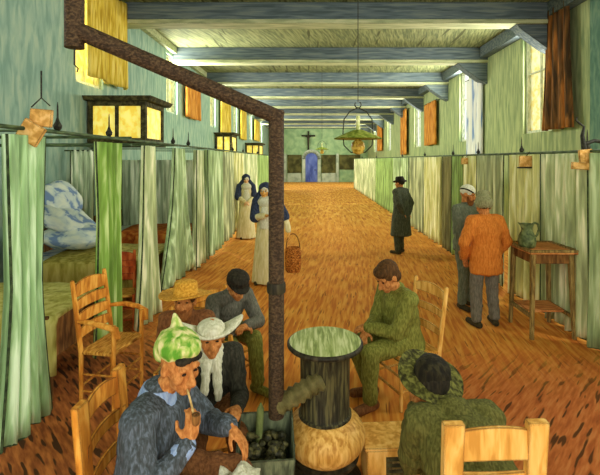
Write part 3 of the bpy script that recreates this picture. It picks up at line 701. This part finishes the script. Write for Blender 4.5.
    if eyes:
        for q in (-1, 1):
            MB().ell(hv(.084, q*.033, .012), (.007*s, .012*s, .006*s), H, 10, 6).build('eye', m_eye, bo, smooth=True)
    if extra: extra(bo, hv, H, dict(sh=sh, el=el, wr=wr, nk=nk, pel=pel, T=T, sp=sp, left=left, kn=kn, an=an))
    return bo
m_eye = paint('eye_dark', (30, 22, 14), (44, 30, 18), (60, 44, 26), (10, 10, 10), bump=0)
def fab(name, d, m, l, sc=(75, 75, 22)):
    d = tuple(int(a*.55+b*.45) for a, b in zip(d, m)); l = tuple(int(a*.6+b*.4) for a, b in zip(l, m))
    return paint(name, d, m, l, sc, bump=.5)
f_blue = fab('blue_grey_jacket', (44, 48, 46), (72, 80, 86), (112, 126, 144))
f_bluec = fab('light_blue_cloth', (110, 136, 186), (144, 168, 206), (170, 190, 216))
f_black = fab('black_cloth', (26, 26, 20), (44, 44, 34), (72, 70, 54))
f_grey = fab('grey_cloth', (70, 72, 60), (98, 98, 86), (126, 124, 108))
f_green = fab('green_suit', (78, 80, 28), (114, 116, 48), (148, 150, 72))
f_dgreen = fab('dark_green_coat', (62, 62, 28), (94, 94, 44), (124, 122, 64), (75, 75, 16))
f_brown = fab('brown_cloth', (84, 52, 28), (118, 76, 42), (146, 98, 56))
f_orange = fab('orange_jacket', (164, 88, 26), (200, 116, 40), (218, 142, 60), (75, 75, 16))
f_coat = fab('charcoal_coat', (44, 48, 34), (66, 72, 54), (96, 102, 78), (75, 75, 16))
f_gsuit = fab('green_grey_suit', (76, 84, 66), (100, 108, 88), (126, 132, 108), (75, 75, 16))
f_tgrey = fab('grey_trousers', (80, 78, 66), (106, 102, 88), (130, 126, 108), (75, 75, 16))
f_shoe = fab('dark_shoe', (34, 30, 16), (54, 48, 26), (78, 68, 40))
f_nun = fab('cream_habit', (190, 178, 118), (216, 206, 152), (230, 224, 184), (30, 30, 5))
f_veil = fab('navy_veil', (26, 32, 46), (42, 52, 74), (72, 84, 112))
f_white = fab('white_linen', (176, 176, 140), (206, 206, 178), (226, 226, 208))
f_hair = fab('dark_brown_hair', (48, 32, 14), (76, 50, 22), (104, 70, 32), (60, 60, 20))
f_hairb = fab('black_hair', (24, 22, 16), (38, 34, 24), (60, 54, 38), (60, 60, 20))
f_straw = fab('straw', (158, 104, 28), (206, 152, 50), (226, 182, 86), (60, 60, 60))
f_beardb = fab('brown_beard', (96, 54, 22), (126, 76, 34), (150, 98, 48), (60, 60, 20))

def hat_straw(mat, rb=.19, band=None, tilt=0.0):
    def f(bo, hv, H, D):
        M = H @ Matrix.Rotation(tilt, 3, 'Y'); 
        prof = [(.082, -.012), (rb*.6, -.014), (rb, .004), (rb, .012), (rb*.6, .002), (.098, .008), (.094, .05), (.086, .1), (.06, .115), (0.001, .117)]
        MB().lathe(prof, hv(-.01, 0, .06), 32, M, wave=lambda w, j: (.012*math.sin(2*w) if 1 < j < 4 else 0)).build('hat', mat, bo, smooth=True)
        if band: MB().lathe([(.099, .008), (.1015, .010), (.0985, .034), (.096, .034)], hv(-.01, 0, .06), 32, M).build('hat_band', band, bo, smooth=True)
    return f
def knit_cap(mat, visor=None):
    def f(bo, hv, H, D):
        C_ = MB(); C_.ell(hv(-.02, 0, .055), (.112, .096, .085), H); C_.ell(hv(-.01, 0, .095), (.112, .1, .052), H)
        mobj('cap', remeshed(C_, .008, 2, .004, 50), mat, bo)
        if visor: MB().lathe([(.0, -.006), (.085, -.006), (.085, .004), (0, .004)], hv(.06, 0, .052), 20, H @ Matrix.Rotation(.25, 3, 'Y')).build('visor', visor, bo, smooth=True)
    return f

# --- foreground man with green and white bandage cap, smoking a pipe
f_capw = paint('green_white_cap', (92, 150, 44), (164, 188, 92), (222, 216, 156), (26, 26, 12), bump=.6, thr=(.38, .5, .62))
def green_cap(bo, hv, H, D):
    C_ = MB(); C_.ell(hv(-.03, 0, .10), (.112, .096, .072), H); C_.ell(hv(-.085, 0, .06), (.06, .085, .08), H); C_.ell(hv(.02, 0, .115), (.075, .075, .045), H)
    C_.cap(hv(-.08, .02, .14), hv(-.13, .03, .205), .035, .006)
    mobj('cap', remeshed(C_, .008, 2, .008, 14), f_capw, bo)
    Hr = MB(); Hr.ell(hv(.066, -.03, .078), (.03, .045, .02), H); Hr.ell(hv(.064, .03, .078), (.03, .04, .02), H)
    mobj('hair', remeshed(Hr, .006, 1, .004, 60), f_hairb, bo)
    # eyebrow / moustache
    w = D['wr'][-1]
    MB().tube([hv(.098, -.012, -.064), hv(.16, -.02, -.12), hv(.2, -.03, -.155)], [.005, .0055, .006], 8).build('pipe_stem', m_straw_stem, bo, smooth=True)
    MB().lathe([(.004, -.035), (.016, -.025), (.019, .0), (.018, .02), (.012, .021), (.011, .0)], hv(.205, -.03, -.14), 14).build('pipe_bowl', m_wood_d, bo, smooth=True)
    C2 = MB(); nk = D['nk']; C2.lathe([(.098, -.055), (.09, -.01), (.075, .03), (.068, .03), (.078, -.02)], nk, 20, D['T']); C2.build('collar', f_bluec, bo, smooth=True)
    MB().cap(w-(w-D['el'][-1]).normalized()*.055, w-(w-D['el'][-1]).normalized()*.012, .05, .046).build('cuff', f_bluec, bo, smooth=True)
m_straw_stem = paint('pipe_stem_wood', (150, 120, 70), (190, 160, 100), (210, 184, 130), (30, 30, 30), bump=0)
chair('orange rush chair at the bottom left, under the pipe smoker', (-.79, 2.16, 0), -.05, m_wood, w=.36, h=.97, wide=True, broad=1.25)
person('person in blue-grey jacket and green-white cap smoking a pipe at bottom left', (-.82, 2.13, 0), -.12,
       dict(pelvis=(.0, 0, .52), neck=(.06, 0, .96), head=(.17, .0, 1.09), face=(.84, -.5, -.22), handL=(.40, .08, .76), handR=(.27, -.13, .80),
            hdirL=(.7, -.2, -.55), hnL=(.5, .1, .8), curlL=.45, elbowL=(.2, .6, -1), elbowR=(-.1, -.5, -1), hdirR=(.15, .25, .9), hnR=(.6, -.8, 0), curlR=.9,
            footL=(.42, .16, .08), footR=(.5, -.13, .08)), m_skin, vox=.0065, jacket=f_blue, trousers=f_brown, shoes=f_shoe, extra=green_cap, thick=1.06, fold=.009)
# crumpled paper he holds
pp = MB(); n = 14; vs = []; fs = []
for j in range(n+1):
    for i in range(n+1):
        x, y = (i/n-.5)*.2, (j/n-.5)*.2; z = .05*noise.noise(V((x*14, y*14, 3)))-.6*y*y-.3*abs(x)
        vs.append((x, y, z))
for j in range(n):
    for i in range(n): q = j*(n+1)+i; fs.append((q, q+1, q+n+2, q+n+1))
o = MB().add(vs, fs).build('crumpled_cloth', f_white, loc=(-.36, 2.08, .58)); s2 = o.modifiers.new('t', 'SOLIDIFY'); s2.thickness = .008
tag(o, 'crumpled pale cloth held over the knees of the pipe smoker', 'cloth')

# --- man with the white horned hat
def white_hat(bo, hv, H, D):
    # wide soft brim turned up at both sides
    n = 28; vs = []; fs = []
    for j, rr in enumerate((.086, .11, .135)):
        for k_ in range(n):
            w = 2*PI*k_/n; ex = 1.0+.6*abs(math.sin(w))*(j/2)
            up = .085*abs(math.sin(w))**3*(j/2)-.02*(j/2)*abs(math.cos(w))
            vs.append(hv(rr*math.cos(w)*(1-.2*(j/2)*abs(math.cos(w))), rr*ex*math.sin(w), .06+up))
    for j in range(2):
        for k_ in range(n): fs.append((j*n+k_, j*n+(k_+1) % n, (j+1)*n+(k_+1) % n, (j+1)*n+k_))
    o = MB().add(vs, fs).build('hat_brim', f_white, bo, smooth=True); s_ = o.modifiers.new('t', 'SOLIDIFY'); s_.thickness = .012
    C_ = MB(); C_.ell(hv(-.01, 0, .06), (.102, .09, .06), H); mobj('hat', remeshed(C_, .008, 2, .004, 30), f_white, bo)
    S_ = MB(); S_.lathe([(.1, -.07), (.1, -.02), (.08, .03)], D['nk'], 20, D['T']); S_.cap(D['nk']+V((.09, .03, -.05)), D['nk']+V((.14, .035, -.24)), .028, .022); S_.cap(D['nk']+V((.09, -.03, -.05)), D['nk']+V((.13, -.05, -.20)), .028, .022)
    mobj('scarf', remeshed(S_, .009, 2, .008, 20), f_white, bo)
chair('chair hidden under the man in the white hat, orange front legs', (-.69, 2.86, 0), -1.2, m_wood, w=.4, h=.8)
person('person in black jacket, white upturned hat and white scarf, behind the pipe smoker', (-.69, 2.86, 0), -1.2,
       dict(pelvis=(-.02, 0, .50), neck=(.06, 0, .86), head=(.13, 0, .965), face=(1, -.05, -.05), handL=(.36, .12, .62), handR=(.36, -.1, .60), footL=(.3, .13, .08), footR=(.3, -.12, .08)),
       m_skin, s=.92, jacket=f_black, trousers=f_brown, shoes=f_shoe, extra=white_hat)
# --- man with straw hat
chair('chair under the man in the straw hat', (-1.04, 3.56, 0), -1.5, m_wood, w=.38, h=.8)
person('person in a wide straw hat seated behind the others on the left', (-1.02, 3.56, 0), -1.45,
       dict(pelvis=(-.02, 0, .50), neck=(.1, 0, .86), head=(.17, 0, .98), face=(1, -.05, .08), handL=(.28, .12, .62), handR=(.28, -.1, .60), footL=(.22, .13, .08), footR=(.22, -.12, .08)),
       m_skin, s=.92, jacket=f_brown, trousers=f_grey, shoes=f_shoe, hair=(f_hair, 'short'), beard=f_beardb, extra=hat_straw(f_straw, .205, None))
# --- man in dark cap, grey jacket, green trousers
chair('chair under the man in the dark cap and green trousers', (-.88, 4.14, 0), -.85, m_wood, w=.42, h=.8)
def extra_cap(bo, hv, H, D): knit_cap(f_hairb, f_hairb)(bo, hv, H, D)
person('person in dark cap, grey jacket and green trousers hunched beside the stove pipe', (-.88, 4.14, 0), -.85,
       dict(pelvis=(-.02, 0, .50), neck=(.20, 0, .86), head=(.30, .0, .95), face=(.85, -.1, -.42), handL=(.42, .02, .62), handR=(.40, -.05, .60), elbowL=(-.2, .8, -.5), elbowR=(-.2, -.8, -.5), curlL=1, curlR=1,
            footL=(.46, .12, .08), footR=(.36, -.10, .08)), m_skin, s=.97, jacket=f_grey, trousers=f_green, shoes=f_green, extra=extra_cap)
# --- man in green suit right of the stove
chair('yellow wooden chair under the man in the green suit', (.84, 3.86, 0), PI+.42, m_wood_y, w=.42, h=.98)
person('person in a green suit seated right of the stove with clasped hands, brown hair', (.83, 3.86, 0), PI+.42,
       dict(pelvis=(.0, 0, .51), neck=(.09, 0, .96), head=(.20, .03, 1.08), face=(.85, .12, -.52), handL=(.40, .0, .67), handR=(.40, -.01, .62), elbowL=(-.6, .6, -.5), elbowR=(-.6, -.6, -.5), curlL=1, curlR=1.1,
            hdirL=(.5, -.5, -.3), hdirR=(.5, .5, -.2), footL=(.42, .10, .08), footR=(.30, -.11, .08), hem=.12), m_skin, s=1.02, jacket=f_green, trousers=f_green, shoes=f_brown, hair=(f_hair, 'full'), thick=1.05)
# --- hunched figure in dark hat seen from behind, bottom right
f_hatd = paint('dark_felt_hat', (44, 42, 20), (84, 84, 38), (122, 122, 58), (40, 40, 10), bump=.5)
f_hatc = paint('dark_hat_crown', (22, 20, 12), (34, 30, 18), (52, 48, 28), (40, 40, 10), bump=.5)
def dark_hat(bo, hv, H, D):
    M = H @ Matrix.Rotation(-.42, 3, 'Y') @ Matrix.Rotation(.12, 3, 'X')
    prof = [(.08, -.01), (.14, -.01), (.185, -.016), (.19, -.006), (.15, .0), (.105, .01)]
    MB().lathe(prof, hv(-.01, 0, .06), 36, M, wave=lambda w, j: (.014*math.sin(3*w) if 1 < j < 4 else 0)).build('hat_brim', f_hatd, bo, smooth=True)
    MB().lathe([(.104, .0), (.102, .04), (.09, .08), (.06, .10), (.001, .105)], hv(-.01, 0, .06), 30, M).build('hat_crown', f_hatc, bo, smooth=True)
    C_ = MB(); C_.lathe([(.125, -.08), (.12, -.02), (.09, .04)], D['nk'], 20, D['T']); mobj('collar', remeshed(C_, .01, 2, .004, 20), f_dgreen, bo)
chair('yellow chair with broad arched back at the bottom right edge', (.74, 2.04, 0), PI/2+.04, m_wood_y, w=.35, h=1.03, wide=True, slats=3, broad=1.75)
person('person in dark green coat and black brimmed hat hunched on bottom right chair', (.81, 2.08, 0), PI/2+.10,
       dict(pelvis=(.04, .0, .50), neck=(.26, .03, .745), head=(.41, .09, .80), face=(.97, .1, .02), handL=(.52, .14, .62), handR=(.52, -.12, .62), footL=(.42, .16, .08), footR=(.42, -.14, .08)),
       m_skin, s=1.05, jacket=f_dgreen, trousers=f_dgreen, shoes=f_shoe, extra=dark_hat, thick=1.2, hair=(f_hairb, 'short'))

# --- standing figures
STAND = dict(pelvis=(0, 0, .93), neck=(.01, 0, 1.44), head=(.035, 0, 1.58), face=(1, 0, -.1), handL=(.06, .24, .80), handR=(.06, -.24, .80), footL=(0, .11, .08), footR=(.04, -.11, .08), kneeL=(1, .1, 0), kneeR=(1, -.1, 0))
def st(**k_): d_ = dict(STAND); d_.update(k_); return d_
def felt_hat(bo, hv, H, D):
    prof = [(.08, -.01), (.15, -.012), (.155, .002), (.1, .004), (.096, .06), (.085, .1), (.04, .105), (.001, .095)]
    MB().lathe(prof, hv(-.01, 0, .05), 28, H, wave=lambda w, j: (.018*math.cos(2*w+PI) if 0 < j < 3 else 0)).build('hat', f_hatc, bo, smooth=True)
person('person in long charcoal coat and black hat standing alone in the aisle', (X_at(401, 9.6), 9.6, 0), 2.35,
       st(handL=(-.12, .1, .92), handR=(-.12, -.12, .90), elbowL=(-.5, .8, -.3), elbowR=(-.5, -.8, -.3), coat_z=.42, footL=(0, .13, .08), footR=(.08, -.13, .08)), m_skin, vox=.011, coat=f_coat, trousers=f_coat, shoes=f_shoe, hair=(f_hairb, 'short'), extra=felt_hat, thick=1.12)
def white_hair(bo, hv, H, D):
    C_ = MB(); C_.ell(hv(-.015, 0, .05), (.108, .09, .092), H); mobj('white_cap', remeshed(C_, .009, 2, .003, 30), f_white, bo)
    MB().tube([hv(.1*math.cos(a)-.015, .093*math.sin(a), .03+.05*abs(math.sin(a))) for a in [i*PI/8 for i in range(17)]], .010, 6).build('cap_band', f_hairb, bo, smooth=True)
person('person with white cap and brown beard in a grey-green suit, facing the man in orange', (X_at(465, 6.15), 6.15, 0), -1.05,
       st(head=(.05, .0, 1.61), neck=(.02, 0, 1.46), face=(.9, .35, -.25), handR=(.1, -.2, .82), handL=(.16, .16, .86)), m_skin, s=1.02, vox=.009, jacket=f_gsuit, trousers=f_gsuit, shoes=f_shoe, beard=f_beardb, extra=white_hair)
f_capg = fab('olive_grey_cap', (104, 104, 70), (134, 134, 94), (158, 156, 116))
def phrygian(bo, hv, H, D):
    C_ = MB(); C_.ell(hv(-.02, 0, .045), (.122, .108, .085), H); C_.cap(hv(-.01, 0, .09), hv(.02, -.01, .17), .10, .062); C_.cap(hv(.02, -.02, .18), hv(.03, -.09, .185), .052, .036)
    mobj('cap', remeshed(C_, .009, 2, .004, 20), f_capg, bo)
    C2 = MB(); C2.lathe([(.105, -.07), (.1, -.02), (.085, .02)], D['nk'], 20, D['T']); mobj('collar', remeshed(C2, .01, 2), f_orange, bo)
person('person in an orange jacket and olive stocking cap with back to the viewer', (X_at(486, 5.42), 5.42, 0), 1.75,
       st(pelvis=(0, 0, .91), neck=(.02, 0, 1.38), head=(.05, 0, 1.50), face=(1, -.1, -.3), handL=(.12, .22, .86), handR=(.12, -.22, .86), elbowL=(-.6, .9, -.2), elbowR=(-.6, -.9, -.2), hem=.2, footL=(0, .13, .08), footR=(.02, -.13, .08)),
       m_skin, s=.99, vox=.009, jacket=f_orange, trousers=f_tgrey, shoes=f_shoe, hair=(f_hair, 'short'), extra=phrygian, thick=1.15)
def veil(mat, back=.5):
    def f(bo, hv, H, D):
        C_ = MB(); C_.ell(hv(-.03, 0, .045), (.118, .112, .105), H); C_.cap(hv(-.06, 0, .0), D['nk']+V((-.10, 0, -.12)), .105, .15); C_.cap(D['nk']+V((-.10, 0, -.12)), D['nk']+V((-.12, 0, -.12-back)), .15, .15)
        for q in (-1, 1): C_.cap(hv(.0, q*.08, -.02), D['sh'][q]+V((-.01, 0, -.02)), .04, .09); C_.cap(D['sh'][q], D['el'][q], .085, .085)
        mobj('veil', remeshed(C_, .011, 2, .008, 9, .4), mat, bo)
        C2 = MB(); C2.ell(hv(-.01, 0, .035), (.106, .093, .1), H); C2.ell(hv(.02, 0, -.105), (.06, .09, .04), H); C2.ell(D['nk']+V((.08, 0, -.05)), (.08, .14, .1)); C2.lathe([(.10, -.14), (.11, -.3), (.115, -.5)], D['nk']+V((.045, 0, 0)), 20)
        mobj('coif', remeshed(C2, .01, 2), f_white, bo)
    return f
person('person in nun habit with navy veil, standing farther back beside the left curtains', (X_at(246, 11.5), 11.5, 0), -1.35,
       st(pelvis=(0, 0, .9), handL=(.2, .04, 1.0), handR=(.2, -.04, 1.0), elbowL=(-.3, .9, -.6), elbowR=(-.3, -.9, -.6)), m_skin_l, vox=.011, s=.98, jacket=f_nun, skirt=f_nun, shoes=f_shoe, extra=veil(f_veil))
def nun2(bo, hv, H, D):
    veil(f_veil, .45)(bo, hv, H, D)
person('front nun in blue veil and cream skirt holding a basket behind the pipe', (X_at(267, 7.35), 7.35, 0), -1.75,
       st(pelvis=(0, 0, .9), handL=(.06, .42, .84), handR=(.26, .05, 1.18), elbowL=(-.2, .9, -.2), elbowR=(-.3, -.9, -.6), hdirL=(0, .1, -1), head=(.05, -.02, 1.57)), m_skin_y, vox=.009, s=1.0, jacket=f_nun, skirt=f_nun, shoes=f_shoe, extra=nun2)
# basket / bucket
m_bask = paint('basket_wicker', (84, 48, 20), (168, 98, 34), (206, 140, 60), (30, 30, 60), bump=.6)
t = thing('basket', 'orange wicker basket hanging from the front nun\'s hand', 'basket', (X_at(293, 7.3), 7.3, .2))
MB().lathe([(.12, 0), (.145, .04), (.16, .25), (.14, .42), (.13, .42), (.14, .05), (.001, .02)], n=24, sq=(.9, .7)).build('body', m_bask, t, smooth=True)
MB().tube([(-.115*math.cos(a), 0, .41+.24*math.sin(a)) for a in [PI*i/12 for i in range(13)]], .009, 8).build('handle', m_wood_d, t, smooth=True)

# ------------------------------------------------------------------ stove
t = thing('stove', 'round iron stove with pale green lid plate and brass-yellow belly', 'stove', (.085, 2.8, 0))
MB().lathe([(.20, 0), (.24, .01), (.24, .04), (.2, .07), (.15, .1), (.15, .2)], n=40).build('base', m_stove_ring, t, smooth=True)
bel = [(.15, .19)]+[(.15+.112*math.sin(PI*(i/14))**.7, .19+.27*i/14) for i in range(1, 14)]+[(.155, .46)]
MB().lathe(bel, n=44).build('belly', m_bulb, t, smooth=True)
MB().lathe([(.19, .17), (.215, .18), (.222, .205), (.2, .215)], n=44).build('belly_band', m_stove_ring, t, smooth=True)
MB().lathe([(.155, .44), (.172, .445), (.172, .465), (.162, .47), (.158, .48), (.162, .86), (.18, .875)], n=40).build('barrel', m_stove, t, smooth=True)
MB().lathe([(.17, .875), (.238, .892), (.247, .902), (.247, .915), (.238, .924)], n=48).build('plate_rim', m_stove_ring, t, smooth=True)
MB().lathe([(.232, .915), (.232, .927), (.21, .930), (.001, .931)], n=48).build('lid', m_lid, t, smooth=True)
# stove pipe
t = thing('stove_pipe', 'brown iron stovepipe rising beside the stove and sloping up to the left', 'stovepipe', (-.216, 2.6, 0))
pr = .047
mb = MB(); p0, p1 = V((.28, .075, .735)), V((.0, .0, .61)); n = 14
mb.tube([p0+(p1-p0)*i/n for i in range(n+1)], [.05+.014*(i % 2) for i in range(n+1)], 18)
mb.build('elbow', m_elbow if 'm_elbow' in globals() else paint('elbow_iron', (78, 72, 40), (98, 92, 54), (122, 114, 70), (9, 9, 9), rough=.5), t)
MB().tube([(0, 0, .55), (0, 0, 2.40)], pr, 20).build('riser', m_pipe, t, smooth=True)
A = V((0, 0, 2.36)); B = V((-1.055, -.3, 2.80))
MB().tube([A+V((.03, .01, -.01)), B+V((-.02, -.005, .008))], pr, 20).build('sloping_pipe', m_pipe, t, smooth=True)
MB().tube([B-V((0, 0, .1)), V((B.x, B.y, HC))], pr*1.05, 20).build('upper_riser', m_pipe, t, smooth=True)
MB().lathe([(pr*1.15, 0), (pr*1.22, .01), (pr*1.22, .05), (pr*1.15, .06)], (0, 0, 1.3), 20).build('collar', m_stove_ring, t, smooth=True)
MB().tube([B+V((0, 0, -.1)), B+V((0, 0, -.19)), B+V((.02, 0, -.21)), B+V((.015, 0, -.23))], .004, 6).build('hook', m_black, t)

# ------------------------------------------------------------------ hearth things
t = thing('coal_scuttle', 'dark green coal scuttle standing at the bottom, left of the stove', 'coal scuttle', (-.27, 2.5, 0), .1)
m_sc = paint('scuttle_iron', (64, 72, 54), (92, 102, 76), (118, 128, 96), (30, 30, 8), rough=.6, edge=((26, 26, 18), .012))
w, h = .165, .56
mb = MB(); 
a = [(-w*.8, -.13, 0), (w*.8, -.13, 0), (w*.8, .13, 0), (-w*.8, .13, 0)]; b_ = [(-w, -.16, h*.82), (w, -.16, h*.82), (w, .14, h), (-w, .14, h)]
a2 = [(-w*.74, -.115, .02), (w*.74, -.115, .02), (w*.74, .115, .02), (-w*.74, .115, .02)]; b2 = [(-w+.012, -.148, h*.82), (w-.012, -.148, h*.82), (w-.012, .128, h), (-w+.012, .128, h)]
mb.add(a+b_+a2+b2, [(3, 2, 1, 0), (0, 1, 5, 4), (1, 2, 6, 5), (2, 3, 7, 6), (3, 0, 4, 7), (8, 9, 10, 11), (9, 8, 12, 13), (10, 9, 13, 14), (11, 10, 14, 15), (8, 11, 15, 12), (4, 5, 13, 12), (5, 6, 14, 13), (6, 7, 15, 14), (7, 4, 12, 15)])
mb.build('body', m_sc, t)
mb = MB(); mb.tube([(-w, -.02, h*.8), (-w*.9, -.03, h*.55), (-w*.4, -.17, h*.35), (w*.4, -.17, h*.35), (w*.9, -.03, h*.55), (w, -.02, h*.8)], .008, 8); mb.build('handle', m_black, t, smooth=True)
m_coal = paint('coal', (34, 34, 22), (60, 60, 38), (104, 100, 60), (30, 30, 30), rough=.5)
cb = MB(); rr = random.Random(3)
for i in range(60):
    c = V((rr.uniform(-.12, .12), rr.uniform(-.11, .1), h*.72+rr.uniform(0, .07))); r_ = rr.uniform(.02, .036)
    Mx = Matrix.Rotation(rr.uniform(0, 3), 3, 'X') @ Matrix.Rotation(rr.uniform(0, 3), 3, 'Z'); cb.ell(c, (r_, r_*.8, r_*.7), Mx, 6, 4)
cb.box((0, 0, h*.62), (.23, .2, h*.2))
co = cb.build('coal', m_coal, loc=(-.27, 2.5, 0), rz=.1); tag(co, 'heap of black coal filling the scuttle', 'coal', kind='stuff')
t = thing('shovel', 'small shovel with a green handle stuck upright in the coal', 'shovel', (-.315, 2.54, .3))
MB().tube([(0, 0, .04), (.0, .02, .18), (.005, .05, .30), (.006, .055, .335)], [.012, .022, .022, .004], 10).build('handle', paint('green_handle', (92, 104, 56), (120, 132, 76), (146, 154, 98), (20, 20, 8)), t, smooth=True)
MB().box((0, -.02, .02), (.10, .02, .12)).build('blade', m_black, t, bevel=.005)
# slatted wooden box right of stove
t = thing('wooden_box', 'pale wooden box with a dark slatted front, right of the stove', 'box', (.56, 2.84, 0), .05)
MB().box((0, .0, .14), (.44, .26, .26)).build('body', m_wood_y, t, bevel=.006)
MB().box((0, .01, .275), (.47, .28, .02)).build('lid', m_bulb2 if 'm_bulb2' in globals() else m_wood_y, t, bevel=.004)
MB().box((.04, -.131, .13), (.28, .012, .2)).build('grille_panel', m_panel2, t)
mb = MB()
for i in range(5): mb.box((.04, -.14, .055+.037*i), (.28, .01, .008))
mb.build('slat', m_wood_tl, t)
# armchair
chair('rush-seated ladder-back armchair standing in front of the left curtains', (-1.76, 3.80, 0), -.16, m_wood, arms=True, w=.42, dp=.30, h=1.08, seat=.48, slats=4, broad=1.5)
m_red = paint('red_wood', (150, 60, 26), (190, 84, 36), (206, 112, 54), (20, 20, 6), edge=((70, 34, 18), .01))
chair('red-orange chair inside the cell behind the vivid green curtain', (-2.42, 5.38, 0), -1.2, m_red, w=.36, dp=.32, h=.92, slats=4, broad=1.4)

# ------------------------------------------------------------------ table and jug
t = thing('side_table', 'brown wooden table with a lower shelf against the right curtains', 'table', (2.82, 5.30, 0), 0)
TW, TD, TH = .50, .54, 1.03
MB().box((0, 0, TH-.015), (TW+.06, TD+.06, .035)).build('tabletop', m_wood_t, t, bevel=.004)
mb = MB(); q = .025
for (a, b_, c, d_) in ((0, -TD/2-.02, TW+.04, q), (0, TD/2+.02, TW+.04, q), (-TW/2-.02, 0, q, TD+.04), (TW/2+.02, 0, q, TD+.04)): mb.box((a, b_, TH+.005), (c+.02, d_, .03))
mb.build('rim', m_wood_tl, t)
mb = MB()
for s_ in (-1, 1):
    mb.box((0, s_*(TD/2-.03), TH-.09), (TW-.1, .02, .12)); mb.box((s_*(TW/2-.03), 0, TH-.09), (.02, TD-.1, .12))
mb.build('apron', m_wood_d, t)
for a in (-1, 1):
    for b_ in (-1, 1):
        MB().hexa([(a*(TW/2)-.02, b_*(TD/2)-.02, 0), (a*(TW/2)+.02, b_*(TD/2)-.02, 0), (a*(TW/2)+.02, b_*(TD/2)+.02, 0), (a*(TW/2)-.02, b_*(TD/2)+.02, 0)],
                  [(a*(TW/2-.03)-.027, b_*(TD/2-.03)-.027, TH-.03), (a*(TW/2-.03)+.027, b_*(TD/2-.03)-.027, TH-.03), (a*(TW/2-.03)+.027, b_*(TD/2-.03)+.027, TH-.03), (a*(TW/2-.03)-.027, b_*(TD/2-.03)+.027, TH-.03)]).build('leg', m_wood_tl, t, bevel=.004)
MB().box((0, .06, .28), (TW-.06, TD-.18, .03)).build('shelf', m_wood_t, t, bevel=.003)
mb = MB()
for s_ in (-1, 1): MB().box((s_*(TW/2-.01), 0, .26), (.03, TD-.04, .04)).build('side_bar', m_wood_tl, t)
m_jug = paint('green_jug', (54, 66, 36), (82, 96, 56), (116, 128, 80), (16, 16, 16), rough=.5)
t = thing('jug', 'dark green glazed water jug standing on the wooden table', 'jug', (X_at(527, 5.25), 5.25, TH+.004), .1)
MB().lathe([(.075, 0), (.095, .02), (.105, .08), (.095, .14), (.07, .19), (.062, .23), (.075, .29), (.068, .29), (.054, .23), (.06, .19), (.001, .185)], n=32).build('body', m_jug, t, smooth=True)
MB().hexa([(-.06, -.03, .23), (-.05, 0, .22), (-.06, .03, .23), (-.04, 0, .26)], [(-.075, -.035, .295), (-.125, 0, .31), (-.075, .035, .295), (-.06, 0, .285)]).build('spout', m_jug, t)
MB().tube([(.06, 0, .275), (.10, 0, .30), (.145, 0, .28), (.155, 0, .22), (.13, 0, .15), (.09, 0, .11)], .014, 10).build('handle', m_jug, t, smooth=True)

# ------------------------------------------------------------------ lamps
m_shade = paint('green_shade', (96, 116, 30), (132, 150, 50), (176, 184, 92), (14, 14, 4), rough=.6, edge=((50, 60, 24), .012))
m_brass = paint('lamp_brass', (146, 112, 30), (190, 156, 56), (216, 190, 96), (20, 20, 20), rough=.4)
def lamp(label, x, y, z, s, detail=True, rod_top=HC):
    t = thing('oil_lamp', label, 'hanging lamp', (x, y, z), 0)
    MB().tube([(0, 0, .50*s), (0, 0, rod_top-z)], .006, 6).build('cord', m_black, t)
    if detail: MB().tube([(.045*s*math.sin(a)*1.0, 0, .46*s+.045*s*math.cos(a)) for a in [i*2*PI/14+.5 for i in range(12)]], .008*s, 8).build('hook', m_black, t, smooth=True)
    pts = [(-.20*s, 0, -.12*s), (-.215*s, 0, .05*s), (-.2*s, 0, .25*s), (-.12*s, 0, .36*s), (0, 0, .42*s), (.12*s, 0, .36*s), (.2*s, 0, .25*s), (.215*s, 0, .05*s), (.2*s, 0, -.12*s)]
    mb = MB(); mb.tube(pts, .008*s, 8); mb.tube([(-.2*s, 0, -.12*s), (-.1*s, 0, -.22*s), (.1*s, 0, -.22*s), (.2*s, 0, -.12*s)], .008*s, 8); mb.build('hoop', m_black, t, smooth=True)
    MB().lathe([(.34*s, -.03*s), (.345*s, -.02*s), (.2*s, .045*s), (.07*s, .1*s), (.06*s, .1*s), (.19*s, .03*s)], n=36).build('shade', m_shade, t, smooth=True)
    MB().lathe([(.03*s, .05*s), (.028*s, .30*s), (.022*s, .30*s), (.02*s, .06*s)], n=16).build('glass_chimney', m_chim, t, smooth=True)
    MB().lathe([(.02*s, -.25*s), (.07*s, -.23*s), (.1*s, -.15*s), (.085*s, -.08*s), (.04*s, -.04*s), (.03*s, .06*s)], n=24).build('oil_font', m_brass, t, smooth=True)
m_chim = paint('chimney_glass', (176, 184, 110), (200, 206, 138), (220, 222, 170), (10, 10, 10), rough=.3)
lamp('large green-shaded brass oil lamp hanging by a cord in the aisle', X_at(358, 6.0), 6.0, Z_at(137, 6.0), .98)
lamp('small distant green-shaded lamp hanging left of the large one', X_at(322, 15.5), 15.5, Z_at(149, 15.5), .72, False)
